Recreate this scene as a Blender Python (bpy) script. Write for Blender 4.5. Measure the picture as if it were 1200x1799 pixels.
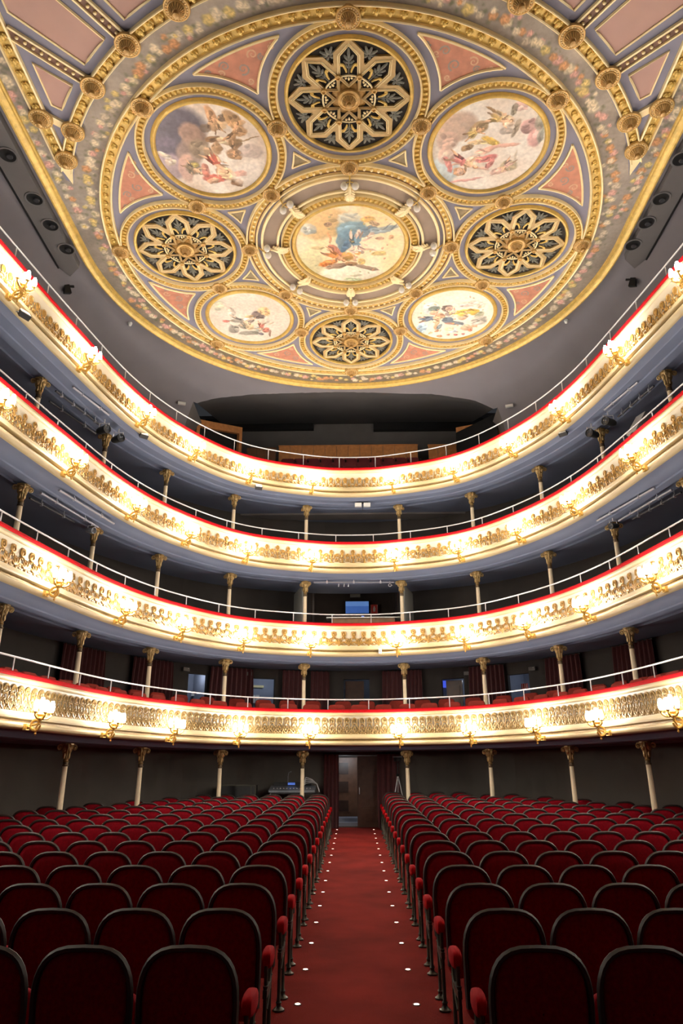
import bpy, math, random
import numpy as np
from mathutils import Matrix, Vector, Euler
random.seed(7); RNG = np.random.default_rng(7)
for o in list(bpy.data.objects): bpy.data.objects.remove(o, do_unlink=True)
SC = bpy.context.scene; COLL = SC.collection
R = math.radians; PI = math.pi
CZ = 2.0086                      # camera height over the floor datum
RAKE = 0.0321                    # stalls floor rises towards the back
# ---------------------------------------------------------------- camera, world, exposure
cd = bpy.data.cameras.new('camera'); cam = bpy.data.objects.new('camera', cd); COLL.objects.link(cam)
cd.sensor_fit = 'HORIZONTAL'; cd.sensor_width = 36.0; cd.lens = 36.0 * 1246.95 / 1200.0
cd.clip_start = 0.05; cd.clip_end = 200
cam.matrix_world = Matrix.Translation((0, 0, CZ)) @ Matrix.Rotation(R(.9591), 4, 'Z') @ Matrix.Rotation(R(90 + 20.4964), 4, 'X') @ Matrix.Rotation(R(-.1682), 4, 'Z')
SC.camera = cam
w = bpy.data.worlds.new('world'); SC.world = w; w.use_nodes = True
w.node_tree.nodes['Background'].inputs[0].default_value = (.75, .78, .85, 1)
w.node_tree.nodes['Background'].inputs[1].default_value = 0.035
SC.view_settings.view_transform = 'Standard'; SC.view_settings.look = 'None'
SC.view_settings.exposure = 0.0; SC.view_settings.gamma = 1.0; SC.view_settings.use_curve_mapping = False
LAMP = 116.0                      # emission of the sconce shades
# ---------------------------------------------------------------- materials
def srgb(c):
    return tuple((v / 12.92 if v <= .04045 else ((v + .055) / 1.055) ** 2.4) for v in [x / 255. for x in c])
MATS = {}
def mat(name, col, rough=.6, metal=0., var=.12, scale=6., bump=0., bscale=60., emit=0., sheen=0., spec=.5, lin=False, detail=3.):
    if name in MATS: return MATS[name]
    m = bpy.data.materials.new(name); m.use_nodes = True; nt = m.node_tree; b = nt.nodes['Principled BSDF']
    c = col if lin else srgb(col)
    b.inputs['Roughness'].default_value = rough; b.inputs['Metallic'].default_value = metal
    b.inputs['Specular IOR Level'].default_value = spec
    if sheen: b.inputs['Sheen Weight'].default_value = sheen; b.inputs['Sheen Roughness'].default_value = .5
    tc = nt.nodes.new('ShaderNodeTexCoord')
    n = nt.nodes.new('ShaderNodeTexNoise'); n.inputs['Scale'].default_value = scale; n.inputs['Detail'].default_value = detail
    nt.links.new(tc.outputs['Object'], n.inputs['Vector'])
    r = nt.nodes.new('ShaderNodeMapRange'); r.inputs[1].default_value = .25; r.inputs[2].default_value = .75
    nt.links.new(n.outputs['Fac'], r.inputs[0])
    mx = nt.nodes.new('ShaderNodeMix'); mx.data_type = 'RGBA'
    mx.inputs[6].default_value = (*[v * (1 - var) for v in c], 1); mx.inputs[7].default_value = (*[min(1, v * (1 + var)) for v in c], 1)
    nt.links.new(r.outputs[0], mx.inputs[0]); nt.links.new(mx.outputs[2], b.inputs['Base Color'])
    if bump:
        n2 = nt.nodes.new('ShaderNodeTexNoise'); n2.inputs['Scale'].default_value = bscale; n2.inputs['Detail'].default_value = 2
        nt.links.new(tc.outputs['Object'], n2.inputs['Vector'])
        bp = nt.nodes.new('ShaderNodeBump'); bp.inputs['Strength'].default_value = bump; bp.inputs['Distance'].default_value = .02
        nt.links.new(n2.outputs['Fac'], bp.inputs['Height']); nt.links.new(bp.outputs[0], b.inputs['Normal'])
    if emit:
        b.inputs['Emission Color'].default_value = (*c, 1); b.inputs['Emission Strength'].default_value = emit
    MATS[name] = m; return m
def paint_mat(name, rough=.75, var=.1):
    if name in MATS: return MATS[name]
    m = bpy.data.materials.new(name); m.use_nodes = True; nt = m.node_tree; b = nt.nodes['Principled BSDF']
    a = nt.nodes.new('ShaderNodeVertexColor'); a.layer_name = 'paint'
    n = nt.nodes.new('ShaderNodeTexNoise'); n.inputs['Scale'].default_value = 14; n.inputs['Detail'].default_value = 4
    tc = nt.nodes.new('ShaderNodeTexCoord'); nt.links.new(tc.outputs['Object'], n.inputs['Vector'])
    mr = nt.nodes.new('ShaderNodeMapRange'); mr.inputs[1].default_value = .3; mr.inputs[2].default_value = .7; mr.inputs[3].default_value = 1 - var; mr.inputs[4].default_value = 1 + var
    nt.links.new(n.outputs['Fac'], mr.inputs[0])
    mx = nt.nodes.new('ShaderNodeVectorMath'); mx.operation = 'SCALE'
    nt.links.new(a.outputs['Color'], mx.inputs[0]); nt.links.new(mr.outputs[0], mx.inputs['Scale'])
    nt.links.new(mx.outputs[0], b.inputs['Base Color']); b.inputs['Roughness'].default_value = rough
    MATS[name] = m; return m
GOLD = mat('gilding', (204, 172, 92), .42, .25, .22, 9, .25, 40)
GOLDL = mat('pale_gilding', (248, 228, 176), .45, .05, .06, 9)
GOLDD = mat('antique_gilding', (132, 106, 60), .42, .35, .25, 25)
GOLDM = mat('ochre_gilding', (150, 114, 54), .42, .3, .25, 25)
BRONZE = mat('bronze_boss', (200, 164, 100), .42, .25, .2, 18)
BRASS = mat('polished_brass', (206, 164, 84), .28, .5, .1, 20)
CREAM = mat('cream_paint', (174, 156, 116), .5, 0, .06, 3)
PANEL = mat('ivory_panel_paint', (178, 166, 142), .5, 0, .06, 3)
CREAMC = mat('column_cream', (206, 190, 158), .45, 0, .06, 5)
LAV = mat('slate_lavender', (124, 124, 142), .7, 0, .06, 2)
TAUPE = mat('taupe_band', (142, 126, 112), .7, 0, .1, 4)
TERRA = mat('terracotta_panel', (182, 124, 100), .7, 0, .22, 7, detail=6)
OLIVE = mat('olive_panel', (134, 120, 92), .7, 0, .35, 9, detail=5)
PINK = mat('dusty_pink_panel', (176, 142, 132), .7, 0, .05, 2)
CHAN = mat('brown_channel', (104, 72, 54), .6, 0, .15, 8)
GREY = mat('grey_plaster', (112, 109, 114), .85, 0, .07, 1.2, .1, 5)
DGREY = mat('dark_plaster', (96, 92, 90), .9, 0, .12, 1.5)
SOFF = mat('soffit_grey', (98, 107, 128), .8, 0, .06, 1.5)
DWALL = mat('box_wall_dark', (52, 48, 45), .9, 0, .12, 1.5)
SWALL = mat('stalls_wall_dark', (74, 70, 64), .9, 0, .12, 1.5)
BLACK = mat('black_metal', (22, 22, 23), .5, .2, .2, 10)
GRILLBLK = mat('grille_void', (44, 40, 36), .9)
GRILLTAN = mat('grille_frame_gilt', (180, 152, 100), .5, .1, .12, 20)
GRILLLEAF = mat('grille_leaf_grey', (104, 104, 94), .6, .1, .2, 20)
VELV = mat('red_velvet', (160, 8, 16), .85, 0, .2, 30, spec=.1)
VELVSEAT = mat('seat_velvet', (134, 2, 22), .85, 0, .22, 40, .15, 300, spec=.15)
VELVARM = mat('arm_velvet', (150, 0, 8), .85, 0, .15, 30, spec=.1)
SEATWOOD = mat('seat_dark_wood', (46, 34, 29), .55, 0, .2, 12)
IRON = mat('seat_iron', (70, 68, 58), .4, .7, .2, 20)
BOXSEAT = mat('box_seat_red', (122, 42, 32), .85, 0, .12, 20, spec=.15)
CARPET = mat('red_carpet', (120, 34, 28), .95, 0, .32, 1.6, .5, 160, detail=7, spec=.1)
STEEL = mat('rail_white_steel', (206, 206, 206), .35, .3, .05, 5)
DRAPE = mat('wine_curtain', (72, 26, 28), .9, 0, .15, 8, sheen=.2)
WOOD = mat('honey_wood', (184, 124, 72), .5, 0, .2, 9)
DWOOD = mat('dark_door_wood', (70, 48, 36), .4, 0, .25, 9)
GLASSW = mat('white_glass', (236, 232, 222), .2, 0, .02)
GLOW = mat('lit_shade_glass', (255, 247, 237), .4, 0, .0, emit=LAMP)
BLUEW = mat('corridor_bluegrey', (122, 128, 142), .8, 0, .05)
# ---------------------------------------------------------------- mesh helpers
class MB:
    def __init__(s): s.v = []; s.f = []
    def add(s, v, f, M=None):
        n = len(s.v)
        if M is not None: v = [tuple(M @ Vector(p)) for p in v]
        s.v += [tuple(p) for p in v]; s.f += [tuple(i + n for i in q) for q in f]; return s
    def box(s, c, d, M=None, taper=1.):
        x, y, z = [k / 2 for k in d]
        v = [(sx * x * (taper if sz > 0 else 1), sy * y * (taper if sz > 0 else 1), sz * z) for sz in (-1, 1) for sx, sy in ((-1, -1), (1, -1), (1, 1), (-1, 1))]
        v = [(p[0] + c[0], p[1] + c[1], p[2] + c[2]) for p in v]
        return s.add(v, [(3, 2, 1, 0), (4, 5, 6, 7), (0, 1, 5, 4), (1, 2, 6, 5), (2, 3, 7, 6), (3, 0, 4, 7)], M)
    def lathe(s, prof, n=16, M=None, close=False):
        v = []; f = []
        for r, z in prof:
            for i in range(n): a = 2 * PI * i / n; v.append((r * math.cos(a), r * math.sin(a), z))
        m = len(prof)
        for j in range(m - 1 + (1 if close else 0)):
            for i in range(n):
                a, b = j * n + i, j * n + (i + 1) % n; c, d = ((j + 1) % m) * n + (i + 1) % n, ((j + 1) % m) * n + i
                f.append((a, b, c, d))
        return s.add(v, f, M)
    def ell(s, c, r, nu=8, nv=5, M=None):
        v = []; f = []
        for j in range(nv + 1):
            t = PI * j / nv
            for i in range(nu):
                a = 2 * PI * i / nu; v.append((c[0] + r[0] * math.sin(t) * math.cos(a), c[1] + r[1] * math.sin(t) * math.sin(a), c[2] + r[2] * math.cos(t)))
        for j in range(nv):
            for i in range(nu): f.append((j * nu + i, (j + 1) * nu + i, (j + 1) * nu + (i + 1) % nu, j * nu + (i + 1) % nu))
        return s.add(v, f, M)
    def tube(s, pts, rad, n=6, closed=False, M=None, flat=1.):
        P = [Vector(p) for p in pts]; m = len(P); v = []; f = []
        up = None
        for i, p in enumerate(P):
            a = P[(i - 1) % m] if (closed or i > 0) else P[0]; b = P[(i + 1) % m] if (closed or i < m - 1) else P[-1]
            t = (b - a).normalized()
            if up is None: up = Vector((0, 0, 1)) if abs(t.z) < .9 else Vector((0, 1, 0))
            x = t.cross(up)
            if x.length < 1e-5: x = t.orthogonal()
            x.normalize(); y = x.cross(t).normalized(); up = y
            r = rad[i] if hasattr(rad, '__len__') else rad
            for k in range(n):
                q = 2 * PI * k / n; v.append(tuple(p + x * (r * math.cos(q)) + y * (r * flat * math.sin(q))))
        for i in range(m if closed else m - 1):
            for k in range(n):
                a, b = i * n + k, i * n + (k + 1) % n; c, d = ((i + 1) % m) * n + (k + 1) % n, ((i + 1) % m) * n + k
                f.append((a, b, c, d))
        if not closed: f.append(tuple(range(n))[::-1]); f.append(tuple((m - 1) * n + k for k in range(n)))
        return s.add(v, f, M)
    def prism(s, poly, z0, z1, M=None):
        n = len(poly); v = [(x, y, z0) for x, y in poly] + [(x, y, z1) for x, y in poly]
        f = [tuple(range(n))[::-1], tuple(range(n, 2 * n))] + [(i, (i + 1) % n, n + (i + 1) % n, n + i) for i in range(n)]
        return s.add(v, f, M)
    def mesh(s, name, m, smooth=True):
        me = bpy.data.meshes.new(name); me.from_pydata(s.v, [], s.f); me.materials.append(m)
        if smooth: me.polygons.foreach_set('use_smooth', [True] * len(me.polygons))
        me.validate(); me.update(); 
        if smooth:
            try: me.set_sharp_from_angle(angle=R(42))
            except Exception: pass
        return me
def link(name, data, parent=None, loc=(0, 0, 0), rot=(0, 0, 0), scale=(1, 1, 1)):
    o = bpy.data.objects.new(name, data); COLL.objects.link(o); o.location = loc; o.rotation_euler = rot; o.scale = scale
    if parent is not None: o.parent = parent
    return o
def tag(o, label, cat=None, group=None, kind=None):
    o['label'] = label
    if cat: o['category'] = cat
    if group: o['group'] = group
    if kind: o['kind'] = kind
    return o
def root(name, label, cat, loc=(0, 0, 0), rot=(0, 0, 0), group=None, kind=None):
    e = link(name, None, None, loc, rot); e.empty_display_size = .1; return tag(e, label, cat, group, kind)
def copy_tree(o, parent=None, kids=None):
    c = o.copy(); COLL.objects.link(c); c.parent = parent
    for ch in KIDS.get(o.name, []): copy_tree(ch, c)
    return c
KIDS = {}
def remember(o):
    for ch in o.children: KIDS.setdefault(o.name, []).append(ch); remember(ch)
ORD = ['first', 'second', 'third', 'fourth', 'fifth', 'sixth', 'seventh', 'eighth', 'ninth', 'tenth', 'eleventh', 'twelfth', 'thirteenth', 'fourteenth', 'fifteenth', 'sixteenth', 'seventeenth', 'eighteenth', 'nineteenth', 'twentieth']
# ---------------------------------------------------------------- pixel rays (distance always comes from a surface)
_f, _th, _yw, _rl = 1246.95, R(20.4964), R(-.9591), R(-.1682)
def ray(u, v):
    a, b = u - 600, v - 899.5; c, s = math.cos(-_rl), math.sin(-_rl); a, b = a * c - b * s, a * s + b * c
    x, up = a / _f, -b / _f; y = math.cos(_th) - up * math.sin(_th); z = math.sin(_th) + up * math.cos(_th)
    c, s = math.cos(-_yw), math.sin(-_yw); return x * c - y * s, x * s + y * c, z
def onz(u, v, z): r = ray(u, v); t = (z - CZ) / r[2]; return Vector((r[0] * t, r[1] * t, z))
def ony(u, v, y): r = ray(u, v); t = y / r[1]; return Vector((r[0] * t, y, r[2] * t + CZ))
def proj(x, y, z):
    z -= CZ; c, s = math.cos(_yw), math.sin(_yw); x, y = x * c - y * s, x * s + y * c
    fw = y * math.cos(_th) + z * math.sin(_th); up = -y * math.sin(_th) + z * math.cos(_th)
    if fw < .05: return (1e6, 1e6)
    u, v = _f * x / fw, -_f * up / fw; c, s = math.cos(_rl), math.sin(_rl); return 600 + u * c - v * s, 899.5 + u * s + v * c
# ---------------------------------------------------------------- horseshoe plan: line of the columns
_b = [(7.75, 2.5), (7.45, 5), (7.12, 7.5), (6.78, 10.05), (6.38, 12.6), (5.87, 15.16), (4.95, 17.28), (3.44, 19.12), (1.37, 20.03)]
_P = np.array([(-x, y) for x, y in _b] + [(0, 20.2)] + _b[::-1], float)
def _cr(P, n=24):
    o = []
    for i in range(len(P) - 1):
        p0, p1, p2, p3 = P[max(i - 1, 0)], P[i], P[i + 1], P[min(i + 2, len(P) - 1)]
        for k in range(n):
            t = k / n; o.append(.5 * ((2 * p1) + (-p0 + p2) * t + (2 * p0 - 5 * p1 + 4 * p2 - p3) * t * t + (-p0 + 3 * p1 - 3 * p2 + p3) * t ** 3))
    o.append(P[-1]); return np.array(o)
CL = _cr(_P)
for _ in range(30): CL[1:-1] = .25 * CL[:-2] + .5 * CL[1:-1] + .25 * CL[2:]
TT = np.gradient(CL, axis=0); TT /= np.linalg.norm(TT, axis=1)[:, None]
NN = np.stack([TT[:, 1], -TT[:, 0]], 1)           # points into the house
def off(d): return CL + NN * d
_F = off(.8); SS = np.concatenate([[0], np.cumsum(np.linalg.norm(np.diff(_F, axis=0), axis=1))]); SS -= SS[len(SS) // 2]
def at(s, d):                                      # s: arc length along the balcony front, d: metres in front of the columns
    p = np.array([np.interp(s, SS, CL[:, k] + NN[:, k] * d) for k in (0, 1)]); t = np.array([np.interp(s, SS, TT[:, k]) for k in (0, 1)])
    return p[0], p[1], math.atan2(t[1], t[0])
def sweep(prof, name, m, parent, s0=-15.2, s1=15.2, step=.12, closed=False, smooth=True, kind=None):
    n = max(2, int((s1 - s0) / step)); mb = MB(); v = []; f = []; k = len(prof)
    for i in range(n + 1):
        s = s0 + (s1 - s0) * i / n
        for d, z in prof: x, y, _ = at(s, d); v.append((x, y, z))
    for i in range(n):
        for j in range(k if closed else k - 1):
            a, b = i * k + j, i * k + (j + 1) % k; f.append((a, a + k, b + k, b) if True else None)
    if closed: f.append(tuple(range(k))); f.append(tuple(n * k + j for j in range(k))[::-1])
    mb.add(v, f); o = link(name, mb.mesh(name, m, smooth), parent)
    if kind: o['kind'] = kind
    return o
ZLOW = [CZ + z for z in (.77, 3.07, 5.42, 7.74)]   # lower edge of the four balcony fronts
ZCOL = [CZ + z for z in (.662, 2.963, 5.325, 7.674)]  # tops of the columns below them
COLS = [1.18, 3.135, 5.214, 7.336, 9.844, 12.2, 14.5] # arc positions of columns and sconces
TIER = ['lowest', 'second', 'third', 'topmost']
def side(s): return 'left' if s < 0 else 'right'
def floor_z(y): return RAKE * y
# ================================================================ FLOOR AND WALLS
def s_px(u, d, z):                                  # arc position whose point on the curve d at height z is seen at picture column u
    lo, hi = -12., 12.
    for _ in range(40):
        mid = (lo + hi) / 2; x, y, _a = at(mid, d)
        if proj(x, y, z)[0] < u: lo = mid
        else: hi = mid
    return (lo + hi) / 2
def z_px(s, d, v):
    x, y, _ = at(s, d); lo, hi = 0., 14.
    for _ in range(40):
        mid = (lo + hi) / 2
        if proj(x, y, mid)[1] > v: lo = mid
        else: hi = mid
    return (lo + hi) / 2
mb = MB()
fx = [-9.5, -6, -3, 0, 3, 6, 9.5]; fy = list(range(1, 27, 1))
v = [(x, y, floor_z(y)) for y in fy for x in fx]; f = [(j * 7 + i, j * 7 + i + 1, (j + 1) * 7 + i + 1, (j + 1) * 7 + i) for j in range(len(fy) - 1) for i in range(6)]
mb.add(v, f)
tag(link('floor', mb.mesh('floor', CARPET)), 'red carpeted stalls floor sloping up towards the rear door', 'floor', kind='structure')
WD = -1.35
def wall_level(name, label, z0, z1, m, openings, d=WD):
    e = root(name, label, 'wall', kind='structure'); s = -15.2
    for (a, b, zt) in sorted(openings):
        sweep([(d, z0), (d, z1), (d - .14, z1), (d - .14, z0)], 'wall_section', m, e, s, a, .25, True, False)
        sweep([(d, zt), (d, z1), (d - .14, z1), (d - .14, zt)], 'door_lintel', m, e, a, b, .25, True, False); s = b
    sweep([(d, z0), (d, z1), (d - .14, z1), (d - .14, z0)], 'wall_section', m, e, s, 15.2, .25, True, False)
    return e
def opening(u0, u1, vt, zmid, d=WD):
    a, b = s_px(u0, d, zmid), s_px(u1, d, zmid); return (a, b, z_px((a + b) / 2, d, vt))
ST_OPEN = [opening(571, 682, 1327, 1.6)]
T1_OPEN = [opening(331, 364, 1184, 4.6), opening(443, 483, 1192, 4.6), opening(604, 649, 1193, 4.6), opening(776, 815, 1192, 4.6), opening(892, 929, 1184, 4.6)]
T2_OPEN = [opening(546, 704, 1016, 7.0)]
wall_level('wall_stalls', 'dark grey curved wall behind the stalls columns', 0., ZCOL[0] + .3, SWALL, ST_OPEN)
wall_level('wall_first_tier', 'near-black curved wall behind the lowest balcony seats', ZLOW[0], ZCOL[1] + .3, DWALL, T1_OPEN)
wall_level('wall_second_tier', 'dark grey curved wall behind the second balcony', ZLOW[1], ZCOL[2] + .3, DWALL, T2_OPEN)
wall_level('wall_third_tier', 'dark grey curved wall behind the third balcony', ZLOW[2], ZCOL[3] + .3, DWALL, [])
def lamp_point(name, loc, e, parent=None, rad=.08, col=(1, .9, .75)):
    l = bpy.data.lights.new(name, 'POINT'); l.energy = e; l.shadow_soft_size = rad; l.color = col
    return link(name, l, parent, loc)
def corridor(op, z0, n, label, power, m=BLUEW, depth=1.3):
    a, b, zt = op; x, y, rz = at((a + b) / 2, WD - .15); wd = b - a + .9; h = zt - z0 + .25
    e = root('corridor_alcove', label, 'alcove', (x, y, z0), (0, 0, rz), kind='structure'); mb = MB()
    mb.box((0, depth, h / 2), (wd, .06, h)); link('alcove_back', mb.mesh('alcove_back', m, False), e)
    for sx in (-1, 1): mb = MB(); mb.box((sx * wd / 2, depth / 2, h / 2), (.06, depth, h)); link('alcove_side', mb.mesh('alcove_side', m, False), e)
    mb = MB(); mb.box((0, depth / 2, h), (wd, depth, .06)); link('alcove_ceiling', mb.mesh('alcove_ceiling', m, False), e)
    mb = MB(); mb.box((0, depth / 2, 0), (wd, depth, .06)); link('alcove_floor', mb.mesh('alcove_floor', m, False), e)
    mb = MB(); mb.lathe([(.001, 0), (.07, 0), (.07, -.03), (.001, -.04)], 12); link('ceiling_light', mb.mesh('ceiling_light', GLASSW), e, (wd * .25, depth * .5, h - .03))
    if power: lamp_point('alcove_lamp', (wd * .25, depth * .5, h - .2), power, e, .06, (.82, .88, 1))
    return e
CORR = ['left of the two lit doorways on the left, lowest balcony', 'lit doorway nearest the centre on the left, lowest balcony', 'dark central doorway behind the lowest balcony', 'doorway right of centre showing a blue strip, lowest balcony', 'rightmost lit doorway behind the lowest balcony']
for k, (op, pw) in enumerate(zip(T1_OPEN, (7, 7, 1.2, 5, 7))):
    corridor(op, ZLOW[0] + .1, k, CORR[k], pw)
# things in the first-tier doorways
def plate(name, label, cat, u0, u1, v0, v1, s, d, m, th=.03):
    x, y, rz = at(s, d); p = [at(s_px(uu, d, CZ + 2.5), d) for uu in (u0, u1)]
    z1, z0 = z_px(s, d, v0), z_px(s, d, v1); wd = math.hypot(p[1][0] - p[0][0], p[1][1] - p[0][1])
    mb = MB(); mb.box((0, 0, 0), (wd, th, z1 - z0)); o = link(name, mb.mesh(name, m, False), None, ((p[0][0] + p[1][0]) / 2, (p[0][1] + p[1][1]) / 2, (z0 + z1) / 2), (0, 0, rz)); return tag(o, label, cat)
WHITEP = mat('white_plastic', (206, 206, 200), .5); REDP = mat('red_sign', (190, 34, 30), .5); SGREY = mat('sign_grey', (98, 96, 92), .6)
BLUEL = mat('blue_light_panel', (70, 90, 220), .5, emit=.9); CREAMS = mat('cream_strip', (190, 180, 130), .6)
for k, (u0, u1, v0, v1, m, nm, lb, ct) in enumerate([
    (348, 362, 1198, 1203, WHITEP, 'paper_notice', 'white notice strip high in the leftmost lit doorway', 'notice'),
    (337, 360, 1219, 1223, WHITEP, 'paper_notice', 'white notice strip low in the leftmost lit doorway', 'notice'),
    (444, 463, 1204, 1208, CREAMS, 'paper_notice', 'cream strip notice in the doorway left of centre', 'notice'),
    (443, 449, 1221, 1235, WHITEP, 'paper_notice', 'left small white sheet in the doorway left of centre', 'notice'),
    (450, 456, 1221, 1235, WHITEP, 'paper_notice', 'right small white sheet in the doorway left of centre', 'notice'),
    (902, 916, 1201, 1206, WHITEP, 'paper_notice', 'white strip notice in the rightmost lit doorway', 'notice'),
    (777, 784, 1196, 1208, BLUEL, 'light_panel', 'blue glowing strip in the doorway right of centre', 'light')]):
    sm = s_px((u0 + u1) / 2, WD - 1.35, CZ + 2.5); plate(nm, lb, ct, u0, u1, v0, v1, sm, WD - 1.35, m, .02)
# fire sign in the rightmost doorway
sm = s_px(921, WD - .55, CZ + 2.5); x, y, rz = at(sm, WD - .55); z1, z0 = z_px(sm, WD - .55, 1201), z_px(sm, WD - .55, 1212)
e = root('fire_sign', 'red and white fire equipment sign in the rightmost lit doorway', 'sign', (x, y, (z0 + z1) / 2), (0, 0, rz)); h = z1 - z0
mb = MB(); mb.box((0, 0, 0), (h * 1.1, .02, h)); link('sign_panel', mb.mesh('sign_panel', REDP, False), e)
for sx in (-.3, .1, .42): mb = MB(); mb.box((sx * h, -.014, 0), (h * .1, .008, h * .86)); link('white_bar', mb.mesh('white_bar', WHITEP, False), e)
# dark doors standing in two of the openings
def door_leaf(op, z0, u0, u1, name, label, m, ang=0., d=WD - .2):
    s0, s1 = s_px(u0, d, z0 + 1.), s_px(u1, d, z0 + 1.); sm = (s0 + s1) / 2; x, y, rz = at(sm, d); wd = math.hypot(at(s1, d)[0] - at(s0, d)[0], at(s1, d)[1] - at(s0, d)[1]); h = op[2] - z0 - .04
    e = root(name, label, 'door', (x, y, z0), (0, 0, rz + ang)); mb = MB(); mb.box((0, 0, h / 2), (wd, .05, h)); link('door_leaf', mb.mesh('door_leaf', m, False), e)
    for za, zb in ((.12, .44), (.5, .92)):
        mb = MB(); mb.box((0, -.035, h * (za + zb) / 2), (wd * .66, .02, h * (zb - za))); link('door_panel', mb.mesh('door_panel', m, False), e)
    mb = MB(); mb.tube([(wd * .38, -.03, h * .46), (wd * .38, -.08, h * .46), (wd * .38, -.08, h * .54), (wd * .38, -.03, h * .54)], .012, 6); link('door_handle', mb.mesh('door_handle', BRASS), e)
    return e
door_leaf(T1_OPEN[2], ZLOW[0] + .14, 607, 640, 'wooden_door', 'dark panelled door ajar at the centre of the lowest balcony', DWOOD)
door_leaf(T1_OPEN[3], ZLOW[0] + .14, 787, 815, 'wooden_door', 'dark half-open door beside the blue strip, lowest balcony', DWOOD)
# small sign boxes over the first-tier doors
for (u, vv, lb) in ((326, 1176, 'left of the leftmost lit doorway'), (436, 1184, 'left of the doorway left of centre'), (822, 1183, 'right of the doorway right of centre'), (936, 1175, 'right of the rightmost lit doorway')):
    d = WD + .07; s = s_px(u, d, CZ + 2.7); x, y, rz = at(s, d); z = z_px(s, d, vv)
    e = root('emergency_light', 'small grey emergency light box on dark wall, ' + lb, 'light', (x, y, z), (0, 0, rz))
    mb = MB(); mb.box((0, 0, 0), (.2, .1, .1)); link('lamp_housing', mb.mesh('lamp_housing', SGREY, False), e)
    mb = MB(); mb.ell((.05, -.055, .02), (.014, .008, .014)); link('indicator', mb.mesh('indicator', WHITEP), e)
# curtains of the first tier, one gathered behind every column
def drape(name, label, x, y, rz, z0, z1, wd, folds=7, group=None, amp=.045):
    mb = MB(); v = []; f = []; n = folds * 8; nz = 8
    for j in range(nz + 1):
        for i in range(n + 1):
            t = i / n; k = j / nz; xx = (t - .5) * wd * (1 + .05 * math.sin(k * 3)); yy = -amp * math.sin(t * folds * 2 * PI + .4 * math.sin(k * 4)) * (1.1 - .3 * k)
            v.append((xx, yy - .06, k * (z1 - z0)))
    for j in range(nz):
        for i in range(n): a = j * (n + 1) + i; f.append((a, a + 1, a + n + 2, a + n + 1))
    e = root(name, label, 'curtain', (x, y, z0), (0, 0, rz), group)
    mb.add(v, f); link('curtain_cloth', mb.mesh('curtain_cloth', DRAPE), e)
    mb = MB(); mb.tube([(-wd * .54, -.06, z1 - z0), (wd * .54, -.06, z1 - z0)], .018, 6); link('curtain_rail', mb.mesh('curtain_rail', BLACK), e); return e
for (u0, u1, lb) in ((105, 180, 'behind the fourth column left of centre'), (232, 302, 'behind the third column left of centre'), (366, 440, 'behind the second column left of centre'), (497, 536, 'just left of the first column left of centre'), (546, 578, 'just right of the first column left of centre'),
                     (672, 706, 'just left of the first column right of centre'), (716, 742, 'just right of the first column right of centre'), (828, 889, 'behind the second column right of centre'), (962, 1023, 'behind the third column right of centre'), (1083, 1153, 'behind the fourth column right of centre')):
    d_ = WD + .1; a0, a1 = s_px(u0, d_, CZ + 2.3), s_px(u1, d_, CZ + 2.3); p0, p1 = at(a0, d_), at(a1, d_); x, y, rz = at((a0 + a1) / 2, d_); wd = math.hypot(p1[0] - p0[0], p1[1] - p0[1])
    drape('curtain', 'wine curtain on the lowest balcony wall, ' + lb, x, y, rz, ZLOW[0] + .29, ZCOL[1] - .02, wd, max(4, int(wd * 8)), 'first tier curtains')
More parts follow.
